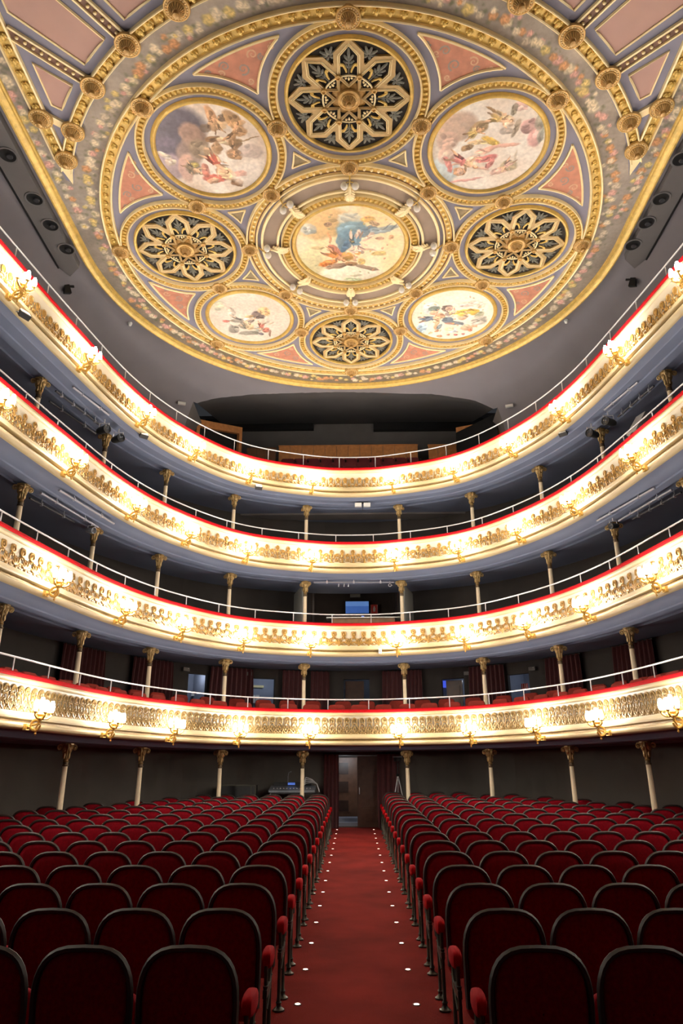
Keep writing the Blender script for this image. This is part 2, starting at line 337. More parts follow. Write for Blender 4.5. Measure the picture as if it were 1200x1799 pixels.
# ================================================================ BALCONIES
def motif(kind):
    mb = MB()
    def arc(cx, cz, r, a0, a1, rad, y=-.012, n=9, sx=1., tap=True):
        pts = [(cx + sx * r * math.cos(a0 + (a1 - a0) * i / n), y, cz + r * math.sin(a0 + (a1 - a0) * i / n)) for i in range(n + 1)]
        rr = [rad * (.45 + .55 * math.sin(PI * (i + .5) / (n + 1))) if tap else rad for i in range(n + 1)]; mb.tube(pts, rr, 5)
    if kind == 0:   # horseshoe arch over a smaller arch and scroll stems
        arc(0, .285, .068, -.35, PI + .35, .022, -.03); arc(0, .285, .036, -.2, PI + .2, .012, -.014)
        arc(0, .185, .052, -.1, PI + .1, .016, -.022)
        for s in (-1, 1):
            mb.tube([(s * .062, -.01, .27), (s * .05, -.02, .2), (s * .085, -.02, .14), (s * .06, -.025, .08), (s * .03, -.02, .1), (s * .04, -.02, .13)], [.012, .014, .016, .016, .013, .008], 5)
            mb.tube([(s * .02, -.01, .17), (s * .03, -.022, .1), (s * .012, -.018, .03)], [.008, .013, .01], 5)
        for s in (-1, 1): mb.tube([(0, -.012, .01), (s * .045, -.02, .03), (s * .085, -.02, .06), (s * .095, -.02, .1), (s * .075, -.02, .11)], [.014, .018, .018, .014, .009], 5); mb.ell((s * .07, -.008, .02), (.035, .02, .022), 6, 4)
        mb.ell((0, -.012, .285), (.022, .016, .03), 7, 4); mb.ell((0, -.01, .05), (.03, .026, .05), 7, 4); mb.ell((0, -.01, .15), (.018, .02, .03), 6, 4)
    if kind == 1:   # ring head on stem
        arc(0, .285, .056, 0, 2 * PI, .016, -.016, 14, 1, False); mb.ell((0, -.008, .285), (.036, .018, .038), 8, 4)
        arc(0, .3, .074, .25, PI - .25, .014, -.01)
        for s in (-1, 1): mb.tube([(s * .03, -.01, .22), (s * .05, -.02, .18), (s * .085, -.02, .15), (s * .1, -.02, .18), (s * .08, -.018, .19)], [.012, .015, .015, .012, .008], 5)
        mb.ell((0, -.01, .19), (.022, .02, .03), 6, 4)
    if kind == 2:   # palmette fan between scrolls
        for k in range(5):
            a = (k - 2) * .5; M = Matrix.Translation((.0, -.012, .03)) @ Matrix.Rotation(a, 4, 'Y'); mb.ell((0, 0, .07), (.02, .018, .07 - .008 * abs(k - 2)), 6, 4, M)
        for s in (-1, 1): arc(s * .085, .06, .038, .2, 2 * PI - .6, .011, -.012, 9)
        mb.ell((0, -.01, .03), (.03, .024, .03), 7, 4)
    if kind == 3:   # tall figure: oval head, shoulders, bulb
        arc(0, .29, .05, 0, 2 * PI, .014, -.016, 12, .9, False); mb.ell((0, -.01, .29), (.032, .02, .04), 7, 4); mb.ell((0, -.012, .2), (.045, .026, .045), 8, 4)
        for s in (-1, 1): mb.tube([(s * .02, -.01, .23), (s * .07, -.02, .2), (s * .075, -.02, .13), (s * .03, -.02, .1), (s * .03, -.018, .14)], [.01, .014, .014, .011, .007], 5); arc(s * .05, .045, .03, .3, 2 * PI - .4, .01, -.012, 8)
        mb.ell((0, -.01, .11), (.02, .02, .06), 6, 4); mb.ell((0, -.01, .03), (.03, .02, .025), 6, 4)
    if kind == 4:   # low mushroom arch
        arc(0, .175, .062, -.1, PI + .1, .018, -.02); arc(0, .17, .034, -.1, PI + .1, .011, -.014); mb.ell((0, -.01, .18), (.018, .016, .022), 6, 4)
        for s in (-1, 1): mb.tube([(s * .06, -.012, .16), (s * .03, -.02, .11), (s * .05, -.02, .05), (s * .02, -.018, .03)], [.012, .013, .012, .008], 5)
        mb.ell((0, -.01, .08), (.02, .02, .045), 6, 4)
    if kind == 5:   # oval shield with rim
        arc(0, .215, .062, 0, 2 * PI, .013, -.014, 14, .82, False); mb.ell((0, -.004, .215), (.046, .02, .056), 10, 5)
        mb.ell((0, -.012, .14), (.03, .02, .018), 7, 4)
        arc(0, .1, .05, -.1, PI + .1, .013, -.014, 8)
        for s in (-1, 1): arc(s * .045, .045, .028, .3, 2 * PI - .4, .01, -.012, 8)
        mb.ell((0, -.01, .05), (.018, .018, .04), 6, 4)
    if kind == 6:   # small spire
        mb.lathe([(.001, .24), (.008, .22), (.014, .2), (.007, .19), (.012, .14), (.02, .11), (.01, .1), (.024, .06), (.03, .03), (.001, .02)], 7, Matrix.Translation((0, -.012, 0)))
        for s in (-1, 1): mb.tube([(s * .012, -.01, .1), (s * .035, -.016, .08), (s * .03, -.016, .05)], [.008, .01, .007], 5)
    return mb.mesh('ornament_%d' % kind, GOLDD if kind == 0 else GOLDM)
NMOT = ['arched_scroll_ornament', 'ring_ornament', 'palmette_ornament', 'figure_ornament', 'mushroom_ornament', 'oval_shield_ornament', 'spire_ornament']
MOT = [motif(k) for k in range(7)]
PATT = [[(0, .198)], [(1, .272), (2, .272)], [(3, .31), (4, .31)], [(5, .214), (6, .214)]]
BLAB = ['lowest cream balcony front with dense rows of arched scroll ornament', 'second cream balcony front up, ring heads over ochre palmettes', 'third cream balcony front up, figure heads alternating with low arches', 'topmost cream balcony front with oval shields and small spires']
for t in range(4):
    z = ZLOW[t]; zc = ZCOL[t]
    e = root('balcony', BLAB[t], 'balcony', group='curved balconies')
    sweep([(.60, z + .02), (.74, z - .005), (.80, z + .005), (.835, z + .035), (.84, z + .07), (.80, z + .11), (.70, z + .115)], 'lower_moulding', CREAM, e)
    sweep([(.70, z + .10), (.775, z + .115), (.775, z + .15), (.70, z + .155)], 'groove_band', GOLDD, e)
    sweep([(.70, z + .15), (.80, z + .155), (.845, z + .17), (.85, z + .20), (.81, z + .25), (.80, z + .285), (.70, z + .29)], 'upper_moulding', CREAM, e)
    sweep([(.72, z + .28), (.765, z + .285), (.76, z + .45), (.765, z + .62), (.79, z + .70), (.80, z + .735), (.70, z + .74)], 'front_panel', PANEL, e)
    sweep([(.70, z + .735), (.815, z + .745), (.845, z + .775), (.85, z + .80), (.84, z + .825), (.70, z + .83)], 'cornice', CREAM, e)
    sweep([(.70, z + .82), (.845, z + .825), (.868, z + .85), (.868, z + .88), (.84, z + .905), (.55, z + .915), (.48, z + .88), (.48, z + .8)], 'velvet_ledge', VELV, e)['label'] = 'red velvet padded ledge'
    sweep([(.50, z + .85), (.50, z + .1), (WD, z + .1)], 'balcony_deck', DWALL, e)
    sweep([(.76, z + .004), (.55, z - .01), (.53, z - .03), (.30, zc + .04), (.28, zc + .015), (.12, zc + .0), (.12, zc + .05), (-.12, zc + .05), (-.12, zc + .0), (-.5, zc + .02), (WD, zc + .02)], 'soffit', SOFF, e)['label'] = 'blue-grey underside'
    pat = PATT[t]; sp = pat[0][1]; n = int(13.6 / sp)
    for q, (k, _) in enumerate(pat):
        for i in range(-n, n + 1):
            s = (i + .5 * q) * sp
            x, y, rz = at(s, .765); o = link(NMOT[k], MOT[k], e, (x, y, z + .285), (0, 0, rz), (1.3 if k == 2 else 1., 1., 1.2 if k == 2 else 1.12))
# handrails
for t in range(4):
    z = ZLOW[t] + .905; RH = (.27, .27, .26, .42)[t]; mb = MB(); mb.tube([(0, 0, RH), (0, 0, .02), (0, -.012, .008), (0, -.05, .002)], .012, 6); POST = mb.mesh('rail_post', STEEL); e = root('handrail', 'thin white steel handrail on the red ledge of the %s balcony' % TIER[t], 'railing', group='balcony handrails')
    pts = [(*at(-15 + .15 * i, .66)[:2], z + RH) for i in range(201)]; mb = MB(); mb.tube(pts, .017, 6); link('top_rail', mb.mesh('top_rail', STEEL), e)
    for i in range(-13, 14):
        x, y, rz = at((i + .45) * 1.06 + .1 * (t - 1), .66); link('rail_post', POST, e, (x, y, z), (0, 0, rz))
# columns
def cap_meshes():
    a = MB(); a.lathe([(.06, 0), (.07, .015), (.058, .03), (.058, .06), (.066, .16), (.085, .26), (.12, .33), (.13, .355), (.001, .36)], 14); bell = a.mesh('capital_bell', GOLDD)
    a = MB(); pts = []; rr = []
    for i in range(14):
        q = i / 13; an = PI * .75 - q * 2.3 * PI; r = .062 * (1 - q * .7); pts.append((.165 + r * math.cos(an), 0, .30 + r * math.sin(an))); rr.append(.02 * (1 - .45 * q))
    a.tube([(.06, 0, .1), (.075, 0, .19), (.1, 0, .27)] + pts, [.012, .016, .019] + rr, 6); a.ell((.165, 0, .30), (.03, .03, .03), 8, 5); vol = a.mesh('volute', mat('capital_gilding', (168, 142, 92), .42, .25, .25, 25))
    a = MB(); a.ell((.078, 0, .13), (.022, .032, .07), 7, 5); a.ell((.1, 0, .27), (.03, .05, .065), 8, 5); a.ell((.125, 0, .275), (.016, .022, .03), 7, 4); leaf = a.mesh('acanthus_leaf', mat('capital_gilding', (168, 142, 92), .42, .25, .25, 25))
    a = MB(); a.lathe([(.06, 0), (.072, .012), (.072, .03), (.06, .04), (.062, .07), (.058, .08)], 14); col = a.mesh('collar', mat('dark_bronze', (92, 76, 52), .45, .4, .2, 20))
    return bell, vol, leaf, col
BELL, VOL, LEAF, COLR = cap_meshes()
ABA = MB().prism([(.15 * math.cos(PI / 4 * (k + .5)) * 1.0, .15 * math.sin(PI / 4 * (k + .5))) for k in range(8)], 0, .03).mesh('abacus', GOLDD, False)
for t in range(4):
    for k, s in enumerate(COLS[:6]):
        for sg in (-1, 1):
            x, y, rz = at(sg * s, 0.); z1 = ZCOL[t]; z0 = floor_z(y) if t == 0 else ZLOW[t - 1] + .1
            where = ['standing in the stalls under the lowest balcony', 'between lowest and second balcony', 'between second and third balcony', 'between third and topmost balcony'][t]
            e = root('column', 'slender cream column with gilded capital %s, %s %s of centre' % (where, ORD[k], side(sg)), 'column', (x, y, z0), (0, 0, rz), 'cast-iron balcony columns')
            h = z1 - z0; mb = MB(); mb.lathe([(.1, 0), (.1, .05), (.062, .08), (.06, .1), (.05, h - .46), (.05, h - .40)], 14); link('shaft', mb.mesh('shaft', CREAMC), e)
            link('collar', COLR, e, (0, 0, h - .44), scale=(.85, .85, 1)); b = link('capital', BELL, e, (0, 0, h - .362), scale=(.86, .86, .93))
            for q in range(4):
                link('volute', VOL, b, (0, 0, 0), (0, 0, PI / 4 + q * PI / 2)); link('leaf', LEAF, b, (0, 0, 0), (0, 0, q * PI / 2))
            link('abacus', ABA, b, (0, 0, .36))
# sconces
def sconce_parts():
    a = MB(); a.box((0, -.03, .04), (.1, .06, .1)); a.ell((0, -.07, .04), (.035, .04, .035), 8, 5); plate_ = a.mesh('wall_plate', BRASS)
    a = MB(); pts = [(0, -.06, .05)] + [(0, -.2 + .085 * math.cos(q), .07 + .085 * math.sin(q)) for q in [PI - .3 + i * (1.72 * PI) / 14 for i in range(15)]]
    a.tube(pts, [.018] + [.027 - .008 * abs(i - 7) / 7 for i in range(15)], 7); a.tube([(0, -.2, -.015), (0, -.25, .1), (0, -.27, .2), (0, -.27, .27)], [.012, .02, .026, .03], 7); ring = a.mesh('scroll_arm', BRASS)
    a = MB(); a.lathe([(.001, -.1), (.014, -.085), (.022, -.07), (.01, -.055), (.016, -.04), (.03, -.02), (.012, .0), (.001, .01)], 9, Matrix.Translation((0, -.215, -.0))); fin = a.mesh('finial', BRASS)
    a = MB(); a.lathe([(.001, .14), (.03, .14), (.065, .18), (.045, .21), (.08, .24), (.05, .27), (.015, .31)], 10, Matrix.Translation((0, -.27, 0))); hub = a.mesh('hub', BRASS)
    a = MB(); a.tube([(0, 0, 0), (.05, 0, -.035), (.11, 0, -.03), (.163, 0, .01), (.165, 0, .05)], [.017, .019, .019, .017, .015], 7)
    a.tube([(.07, 0, -.03), (.09, 0, .0), (.115, 0, .0), (.115, 0, -.015)], .008, 5); arm = a.mesh('branch_arm', BRASS)
    a = MB(); a.lathe([(.001, .03), (.012, .035), (.035, .06), (.04, .07), (.03, .075), (.001, .076)], 9, Matrix.Translation((.165, 0, 0))); cup = a.mesh('cup', BRASS)
    a = MB(); a.lathe([(.001, 0), (.026, .004), (.044, .04), (.05, .08), (.044, .13), (.032, .175), (.024, .195), (.001, .196)], 10); shade = a.mesh('glass_shade', GLOW)
    return plate_, ring, fin, hub, arm, cup, shade
SP = sconce_parts()
for t in range(4):
    for k, s in enumerate(COLS[:7]):
        for sg in (-1, 1):
            x, y, rz = at(sg * (s + .06), .83)
            if t < 3 and k == 6 : pass
            e = root('wall_sconce', 'lit brass five-shade sconce on the %s balcony front, %s %s of centre' % (TIER[t], ORD[k], side(sg)), 'sconce', (x, y, ZLOW[t]), (0, 0, rz), 'balcony sconces')
            link('wall_plate', SP[0], e); link('scroll_arm', SP[1], e); link('finial', SP[2], e); link('hub', SP[3], e)
            for ang, hz in ((0, .21), (180, .21), (235, .2), (305, .2)):
                a = link('branch_arm', SP[4], e, (0, -.27, hz), (0, 0, R(ang))); link('cup', SP[5], a); link('glass_shade', SP[6], a, (.165, 0, .075), (0, 0, 0), (.88, .88, .95))
            link('glass_shade', SP[6], e, (0, -.27, .315), (0, 0, 0), (.92, .92, 1.05))
# ================================================================ CEILING
ZC = CZ + 10.98; CY = 12.6
ceil = root('ceiling', 'ornate gilded and painted horseshoe ceiling', 'ceiling', (0, CY, ZC), kind='structure')   # parts in coordinates about the rosette centre
def ring(name, prof, m, c=(0, 0), n=120, parent=ceil, a0=0., a1=2 * PI, kind=None):
    full = abs(a1 - a0 - 2 * PI) < 1e-6; k = len(prof); v = []; f = []; st = n if full else n + 1
    for i in range(st):
        a = a0 + (a1 - a0) * i / n
        for r, dz in prof: v.append((c[0] - r * math.sin(a), c[1] - r * math.cos(a), -dz))
    for i in range(n):
        for j in range(k - 1): p, q = i * k + j, ((i + 1) % st) * k + j; f.append((p, p + 1, q + 1, q))
    mb = MB(); mb.add(v, f); o = link(name, mb.mesh(name, m), parent)
    if kind: o['kind'] = kind
    return o
def bar(name, prof, m, p0, p1, parent=ceil):          # straight moulding; prof: (offset across, depth)
    p0, p1 = Vector((*p0, 0)), Vector((*p1, 0)); t = (p1 - p0).normalized(); nrm = Vector((-t.y, t.x, 0)); v = []; f = []; k = len(prof)
    for p in (p0, p1):
        for o_, dz in prof: q = p + nrm * o_; v.append((q.x, q.y, -dz))
    for j in range(k - 1): f.append((j, j + 1, k + j + 1, k + j))
    f.append(tuple(range(k))); f.append(tuple(range(k, 2 * k))[::-1])
    mb = MB(); mb.add(v, f); return link(name, mb.mesh(name, m), parent)
def border(name, poly, w_, dp, m, parent=ceil, closed=True):
    mb = MB(); pts = [(x, y, -.006 - dp * .3) for x, y in poly]; mb.tube(pts, w_, 5, closed, None, dp / w_); return link(name, mb.mesh(name, m), parent)
def face(name, poly, dp, m, parent=ceil):
    c = (sum(p[0] for p in poly) / len(poly), sum(p[1] for p in poly) / len(poly)); mb = MB(); mb.prism(poly, -dp, .01); return link(name, mb.mesh(name, m, False), parent)
# lavender field
mb = MB(); mb.lathe([(.001, 0), (1.2, 0), (5.06, 0)], 96); link('painted_field', mb.mesh('painted_field', LAV), ceil)['label'] = 'slate-lavender painted ground'
# --- flower border, painted
def vnoise(x, y, sc, seed):
    g = np.random.default_rng(seed).random((64, 64)); x = np.asarray(x) * sc + 1000; y = np.asarray(y) * sc + 1000
    i, j = np.floor(x).astype(int), np.floor(y).astype(int); a, b = x - i, y - j; a = a * a * (3 - 2 * a); b = b * b * (3 - 2 * b); i %= 64; j %= 64; i2 = (i + 1) % 64; j2 = (j + 1) % 64
    return g[i, j] * (1 - a) * (1 - b) + g[i2, j] * a * (1 - b) + g[i, j2] * (1 - a) * b + g[i2, j2] * a * b
def fbm(x, y, sc, seed, n=4): return sum(vnoise(x, y, sc * 2 ** k, seed + k) * .5 ** k for k in range(n)) / sum(.5 ** k for k in range(n))
FL = []
def flower_run(fn, n, seed):
    r = random.Random(seed); pal = [(222, 206, 172), (226, 210, 180), (214, 164, 150), (208, 152, 104), (216, 192, 122), (200, 184, 160)]
    for i in range(n):
        x, y = fn((i + r.uniform(-.25, .25)) / n); 
        for _ in range(4): FL.append((x + r.gauss(0, .07), y + r.gauss(0, .07), r.uniform(.02, .05), (92, 96, 68), 1))
        FL.append((x + r.gauss(0, .035), y + r.gauss(0, .035), r.uniform(.065, .105), r.choice(pal), 0))
        
        if r.random() < .7: FL.append((x + r.gauss(0, .1), y + r.gauss(0, .1), r.uniform(.035, .06), r.choice(pal), 0))
pol = lambda r, a: (-r * math.sin(a), -r * math.cos(a))
flower_run(lambda t: pol(5.46, -R(112) + t * R(224)), 150, 1)
flower_run(lambda t: pol(5.60, R(108) + t * R(144)), 96, 2)
for sg in (-1, 1): flower_run(lambda t: (sg * (5.74 - .16 * max(0, t - .72) / .28), -7.6 + t * 7.0), 42, 5 + sg)
def flower_paint(X, Y):
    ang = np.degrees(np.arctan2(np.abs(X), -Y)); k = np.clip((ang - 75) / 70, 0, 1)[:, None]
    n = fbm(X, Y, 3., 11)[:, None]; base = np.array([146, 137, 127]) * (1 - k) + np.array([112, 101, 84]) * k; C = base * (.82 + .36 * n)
    for fx_, fy_, fr, fc, leaf in FL:
        m = (np.abs(X - fx_) < fr * 1.6) & (np.abs(Y - fy_) < fr * 1.6)
        if not m.any(): continue
        dx, dy = X[m] - fx_, Y[m] - fy_; d = np.hypot(dx, dy) / fr; th = np.arctan2(dy, dx)
        if leaf: al = np.clip(1.2 - d, 0, 1) * .6; C[m] = C[m] * (1 - al[:, None]) + np.array(fc) * al[:, None]
        else:
            d = d / (1 + .09 * np.cos(5 * th + fx_ * 9)); al = np.clip((1.08 - d) * 3.4, 0, 1) * .93; sh = 1.04 - .2 * d + .12 * np.cos(3 * th + d * 7)
            C[m] = C[m] * (1 - al[:, None]) + np.array(fc) * (al * sh)[:, None]
    return np.clip(C, 0, 255)
def painted(name, V, F, C, parent, loc=(0, 0, 0)):
    me = bpy.data.meshes.new(name); me.from_pydata(V.tolist(), [], F.tolist()); me.materials.append(paint_mat('painted_canvas'))
    ca = me.color_attributes.new('paint', 'FLOAT_COLOR', 'POINT'); c = np.asarray(C) / 255.; c = np.where(c <= .04045, c / 12.92, ((c + .055) / 1.055) ** 2.4)
    ca.data.foreach_set('color', np.concatenate([c, np.ones((len(c), 1))], 1).astype(np.float32).ravel()); me.update(); return link(name, me, parent, loc)
def gridfaces(nu, nv, wrap=False):
    i, j = np.meshgrid(np.arange(nu if wrap else nu - 1), np.arange(nv - 1), indexing='ij'); i2 = (i + 1) % nu
    return np.stack([i * nv + j, i * nv + j + 1, i2 * nv + j + 1, i2 * nv + j], -1).reshape(-1, 4)
na, nr = 1500, 44; A, RR = np.meshgrid(np.arange(na) * 2 * PI / na, np.linspace(5.03, 6.0, nr), indexing='ij'); X, Y = (-RR * np.sin(A)).ravel(), (-RR * np.cos(A)).ravel()
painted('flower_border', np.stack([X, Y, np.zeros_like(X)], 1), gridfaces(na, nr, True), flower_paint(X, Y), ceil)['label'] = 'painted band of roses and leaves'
for sg in (-1, 1):
    nyy, nxx = 360, 26; yy = np.linspace(-8.5, .02, nyy); xi = np.where(yy > -5.98, np.sqrt(np.maximum(0, 5.98 ** 2 - yy ** 2)), 5.3); xi = np.maximum(xi, 5.3)
    T_ = np.linspace(0, 1, nxx); X = sg * (xi[:, None] + (6.01 - xi[:, None]) * T_[None]); Y = np.repeat(yy[:, None], nxx, 1); X, Y = X.ravel(), Y.ravel()
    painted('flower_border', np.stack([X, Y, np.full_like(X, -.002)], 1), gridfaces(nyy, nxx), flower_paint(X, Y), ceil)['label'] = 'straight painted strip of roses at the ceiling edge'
# --- gilded edge: semicircle at the back, straight sides towards the stage
EDGE = [(5.83, 0), (5.84, .03), (5.87, .035), (5.88, .06), (5.94, .07), (5.98, .11), (6.01, .11), (6.02, .0)]
ring('edge_moulding', EDGE, GOLD, a0=PI / 2, a1=1.5 * PI, n=90)
for sg in (-1, 1): bar('edge_moulding', [(sg * (r - 6.0), d) for r, d in EDGE], GOLD, (sg * 6.0, 0), (sg * 6.0, -8.6))
# --- rings
def leaf_piece():
    a = MB(); a.ell((0, 0, -.02), (.05, .062, .035), 8, 4); a.ell((0, .05, -.02), (.035, .03, .03), 6, 4)
    for s in (-1, 1): a.ell((s * .055, -.01, -.012), (.03, .055, .024), 6, 4); a.ell((s * .03, -.05, -.012), (.022, .024, .022), 6, 3)
    return a.mesh('leaf_piece', GOLD)
LEAFP = leaf_piece()
def lipring(r0, r1, c=(0, 0), n=120, floor=.03, lip=.036, h=.085, parent=ceil, a0=0., a1=2 * PI):
    ring('gilt_lip', [(r0, 0), (r0 + .005, h), (r0 + lip * .5, h + .012), (r0 + lip, h), (r0 + lip + .004, floor)], GOLDL, c, n, parent, a0, a1)
    ring('gilt_lip', [(r1 - lip - .004, floor), (r1 - lip, h), (r1 - lip * .5, h + .012), (r1 - .005, h), (r1, 0)], GOLDL, c, n, parent, a0, a1)
    ring('gilt_band', [(r0 + lip, floor), ((r0 + r1) / 2, floor + .012), (r1 - lip, floor)], GOLD, c, n, parent, a0, a1)
lipring(5.02, 5.27, n=160)
for i in range(150):
    a = 2 * PI * i / 150; x, y = pol(5.145, a); link('leaf_ornament', LEAFP, ceil, (x, y, -.04), (0, 0, -a), (.8, .72, 1.0))
RC, RA = 3.64, 1.40; CIRC = [(pol(RC, R(45) * k)) for k in range(8)]
def egg_band(c, r, n, size, parent, m=GOLD, dp=.05, name='egg_band'):
    mb = MB()
    for i in range(n):
        a = 2 * PI * i / n; M = Matrix.Translation((c[0] - r * math.sin(a), c[1] - r * math.cos(a), -dp)) @ Matrix.Rotation(-a, 4, 'Z'); mb.ell((0, 0, 0), size, 6, 4, M)
    o = link(name, mb.mesh(name, m), parent); o['kind'] = 'stuff'; o['label'] = 'row of small gilt beads'; return o
for k, c in enumerate(CIRC):
    lipring(1.225, RA, c, 96, .03, .03, .075); egg_band(c, 1.3125, 84, (.03, .046, .03), ceil)
# centre medallion rings
lipring(2.03, 2.28, n=110, floor=.02); ring('brown_channel', [(2.06, .024), (2.25, .024)], CHAN, n=96); egg_band((0, 0), 2.155, 96, (.033, .036, .036), ceil, GOLDL)
ring('taupe_band', [(1.56, .02), (1.93, .02)], TAUPE, n=96)
for r in (1.93, 1.59): ring('gilt_lip', [(r - .03, .0), (r - .025, .06), (r, .07), (r + .025, .06), (r + .03, 0)], GOLDL, n=96)
lipring(1.31, 1.52, n=90, lip=.024); egg_band((0, 0), 1.415, 84, (.036, .06, .035), ceil)
# --- spandrel panels
def spandrel(k):                                     # terracotta panel between ring and two circles
    th = R(22.5 + 45 * k); c0, c1 = CIRC[k], CIRC[(k + 1) % 8]; ro, rk = 4.88, RA + .16; out = []
    def edge(c, rev):
        L = []
        b0 = math.atan2(c[0], c[1])
        for i in range(721):
            a = 2 * PI * i / 720; x, y = c[0] + rk * math.sin(a), c[1] + rk * math.cos(a); r = math.hypot(x, y); ta = math.atan2(-x, -y); dd = (ta - th + PI) % (2 * PI) - PI
            o_ = c1 if c is c0 else c0
            if r <= ro and r > RC and abs(dd) < R(22.5) and math.hypot(x - o_[0], y - o_[1]) >= rk - .003: L.append((r, dd, x, y))
        L.sort(key=lambda q: q[0]); return L
    e0, e1 = edge(c0, 0), edge(c1, 1); apex = min(e0[0], e1[0]); ax, ay = pol(apex[0], th)
    P = [(ax, ay)] + [(q[2], q[3]) for q in e0[::6]]; a_0 = e0[-1][1]; P.append((e0[-1][2], e0[-1][3])); a_1 = e1[-1][1]
    for i in range(1, 12): P.append(pol(ro, th + a_0 + (a_1 - a_0) * i / 12))
    P.append((e1[-1][2], e1[-1][3])); P += [(q[2], q[3]) for q in e1[::-6]]
    return P
def inner_spandrel(k):
    th = R(22.5 + 45 * k); P = []
    c = pol(2.28, 0)
    ri, rk = 2.42, RA + .13; c0, c1 = CIRC[k], CIRC[(k + 1) % 8]; pts0, pts1 = [], []
    for i in range(1440):
        a = 2 * PI * i / 1440
        for c_, o_, L in ((c0, c1, pts0), (c1, c0, pts1)):
            x, y = c_[0] + rk * math.sin(a), c_[1] + rk * math.cos(a); r = math.hypot(x, y); dd = (math.atan2(-x, -y) - th + PI) % (2 * PI) - PI
            if ri <= r < RC and abs(dd) < R(22.5) and math.hypot(x - o_[0], y - o_[1]) >= rk: L.append((r, dd, x, y))
    if not pts0 or not pts1: return None
    pts0.sort(key=lambda q: -q[0]); pts1.sort(key=lambda q: -q[0]); P = [(q[2], q[3]) for q in pts0[::8]] + [(pts0[-1][2], pts0[-1][3])]
    a_0, a_1 = pts0[-1][1], pts1[-1][1]
    for i in range(1, 8): P.append(pol(ri, th + a_0 + (a_1 - a_0) * i / 8))
    return P + [(pts1[-1][2], pts1[-1][3])] + [(q[2], q[3]) for q in pts1[::-8]]
ARAB = mat('arabesque_paint', (196, 160, 128), .7, 0, .2, 12); ARABG = mat('arabesque_grey', (142, 132, 122), .7, 0, .2, 12)
for k in range(8):
    P = spandrel(k); o = face('spandrel_panel', P, .008, TERRA); o['label'] = 'terracotta spandrel panel with scrollwork'
    cx, cy = sum(p[0] for p in P) / len(P), sum(p[1] for p in P) / len(P)
    border('spandrel_border', P, .022, .03, GOLDL)
    # painted scrolls on the panel
    th = R(22.5 + 45 * k); rr = random.Random(k)
    for j, (dr, da, sz) in enumerate(((.0, 0, .11), (.17, -.09, .09), (.17, .09, .09), (.2, -.2, .06), (.2, .2, .06), (-.24, 0, .06), (.08, -.13, .06), (.08, .13, .06))):
        mb = MB(); pts = [(sz * (1 - q / 16) * math.cos(q * .62), sz * (1 - q / 16) * math.sin(q * .62), 0) for q in range(15)]; mb.tube(pts, [.016 - .0006 * q for q in range(15)], 4, False, None, .2)
        x, y = pol(4.55 + dr, th + da * .62); link('scroll_painting', mb.mesh('scroll_painting', ARAB if j % 2 else ARABG), o, (x, y, -.009), (0, 0, rr.uniform(0, 6)), (1 if rr.random() < .5 else -1, 1, .25))
    P = inner_spandrel(k)
    if P: face('inner_spandrel_panel', P, .008, OLIVE)['label'] = 'small olive gilt triangle panel'; border('inner_spandrel_border', P, .018, .025, GOLDL)
# --- bosses
a = MB(); a.lathe([(.19, 0), (.195, .0), (.2, -.03), (.19, -.05), (.175, -.05), (.17, -.04), (.135, -.04), (.13, -.06), (.118, -.065), (.11, -.05)], 24); DISH = a.mesh('boss_dish', BRONZE)
PBR = mat('pendant_bronze', (182, 146, 88), .42, .25, .2, 18)
a = MB(); pr = [(.118, -.05), (.112, -.075), (.09, -.1), (.06, -.125), (.045, -.13), (.045, -.15), (.05, -.165), (.045, -.19), (.02, -.2), (.001, -.2)]
a.lathe(pr, 20); 
for i in range(20): q = 2 * PI * i / 20; a.tube([(.112 * math.cos(q), .112 * math.sin(q), -.07), (.085 * math.cos(q), .085 * math.sin(q), -.105), (.055 * math.cos(q), .055 * math.sin(q), -.13)], [.012, .01, .006], 4)
PEND = a.mesh('boss_pendant', PBR)
a = MB()
for i in range(24): q = 2 * PI * i / 24; a.ell((.153 * math.cos(q), .153 * math.sin(q), -.045), (.013, .013, .013), 5, 4)
BEADR = a.mesh('boss_beads', GOLDL)
def boss(x, y, sc=1., z=-.06, parent=ceil):
    o = link('boss', DISH, parent, (x, y, z), (0, 0, random.uniform(0, 1)), (sc, sc, sc))
    if parent is ceil: link('pendant', PEND, o); b = link('bead_ring', BEADR, o); b['kind'] = 'stuff'
    return o
for k in range(8):
    boss(*pol(5.075, R(45) * k)); boss(*pol(3.368, R(22.5 + 45 * k)), .92); boss(*pol(2.215, R(45) * k), .9)
# --- stage-side compartments with radial bars
lipring(5.76, 5.98, n=90, a0=-R(68), a1=R(68))
def wedge(a0, a1, r0, xm, ym, m, dp, nm, lab=None, bdr=True):
    P = [pol(r0, a0 + (a1 - a0) * i / 6) for i in range(7)]
    def far(a):
        sx, sy = -math.sin(a), -math.cos(a); t1 = xm / abs(sx) if abs(sx) > 1e-6 else 1e9; t2 = ym / abs(sy); t = min(t1, t2); return (sx * t, sy * t), t1 < t2
    p1, e1 = far(a1); p0, e0 = far(a0)
    if math.hypot(*p1) < r0: return None
    P.append(p1)
    if e1 != e0: P.append((math.copysign(xm, p1[0] if e1 else p0[0]), -ym))
    P.append(p0); o = face(nm, P, dp, m)
    if lab: o['label'] = lab
    if bdr: border(nm.replace('panel', 'border'), P, .022, .03, GOLDL)
    return o
mb = MB(); P = [pol(5.74, R(-71) + R(142) * i / 60) for i in range(61)]; P = P + [(-5.56, -1.95), (-5.56, -8.5), (5.56, -8.5), (5.56, -1.95)]
mb.prism(P, -.006, .01); link('stage_side_ground', mb.mesh('stage_side_ground', LAV, False), ceil)
ANG = [R(x) for x in (5.2, 15.75, 26.2, 36.7, 47.3, 57.9)]
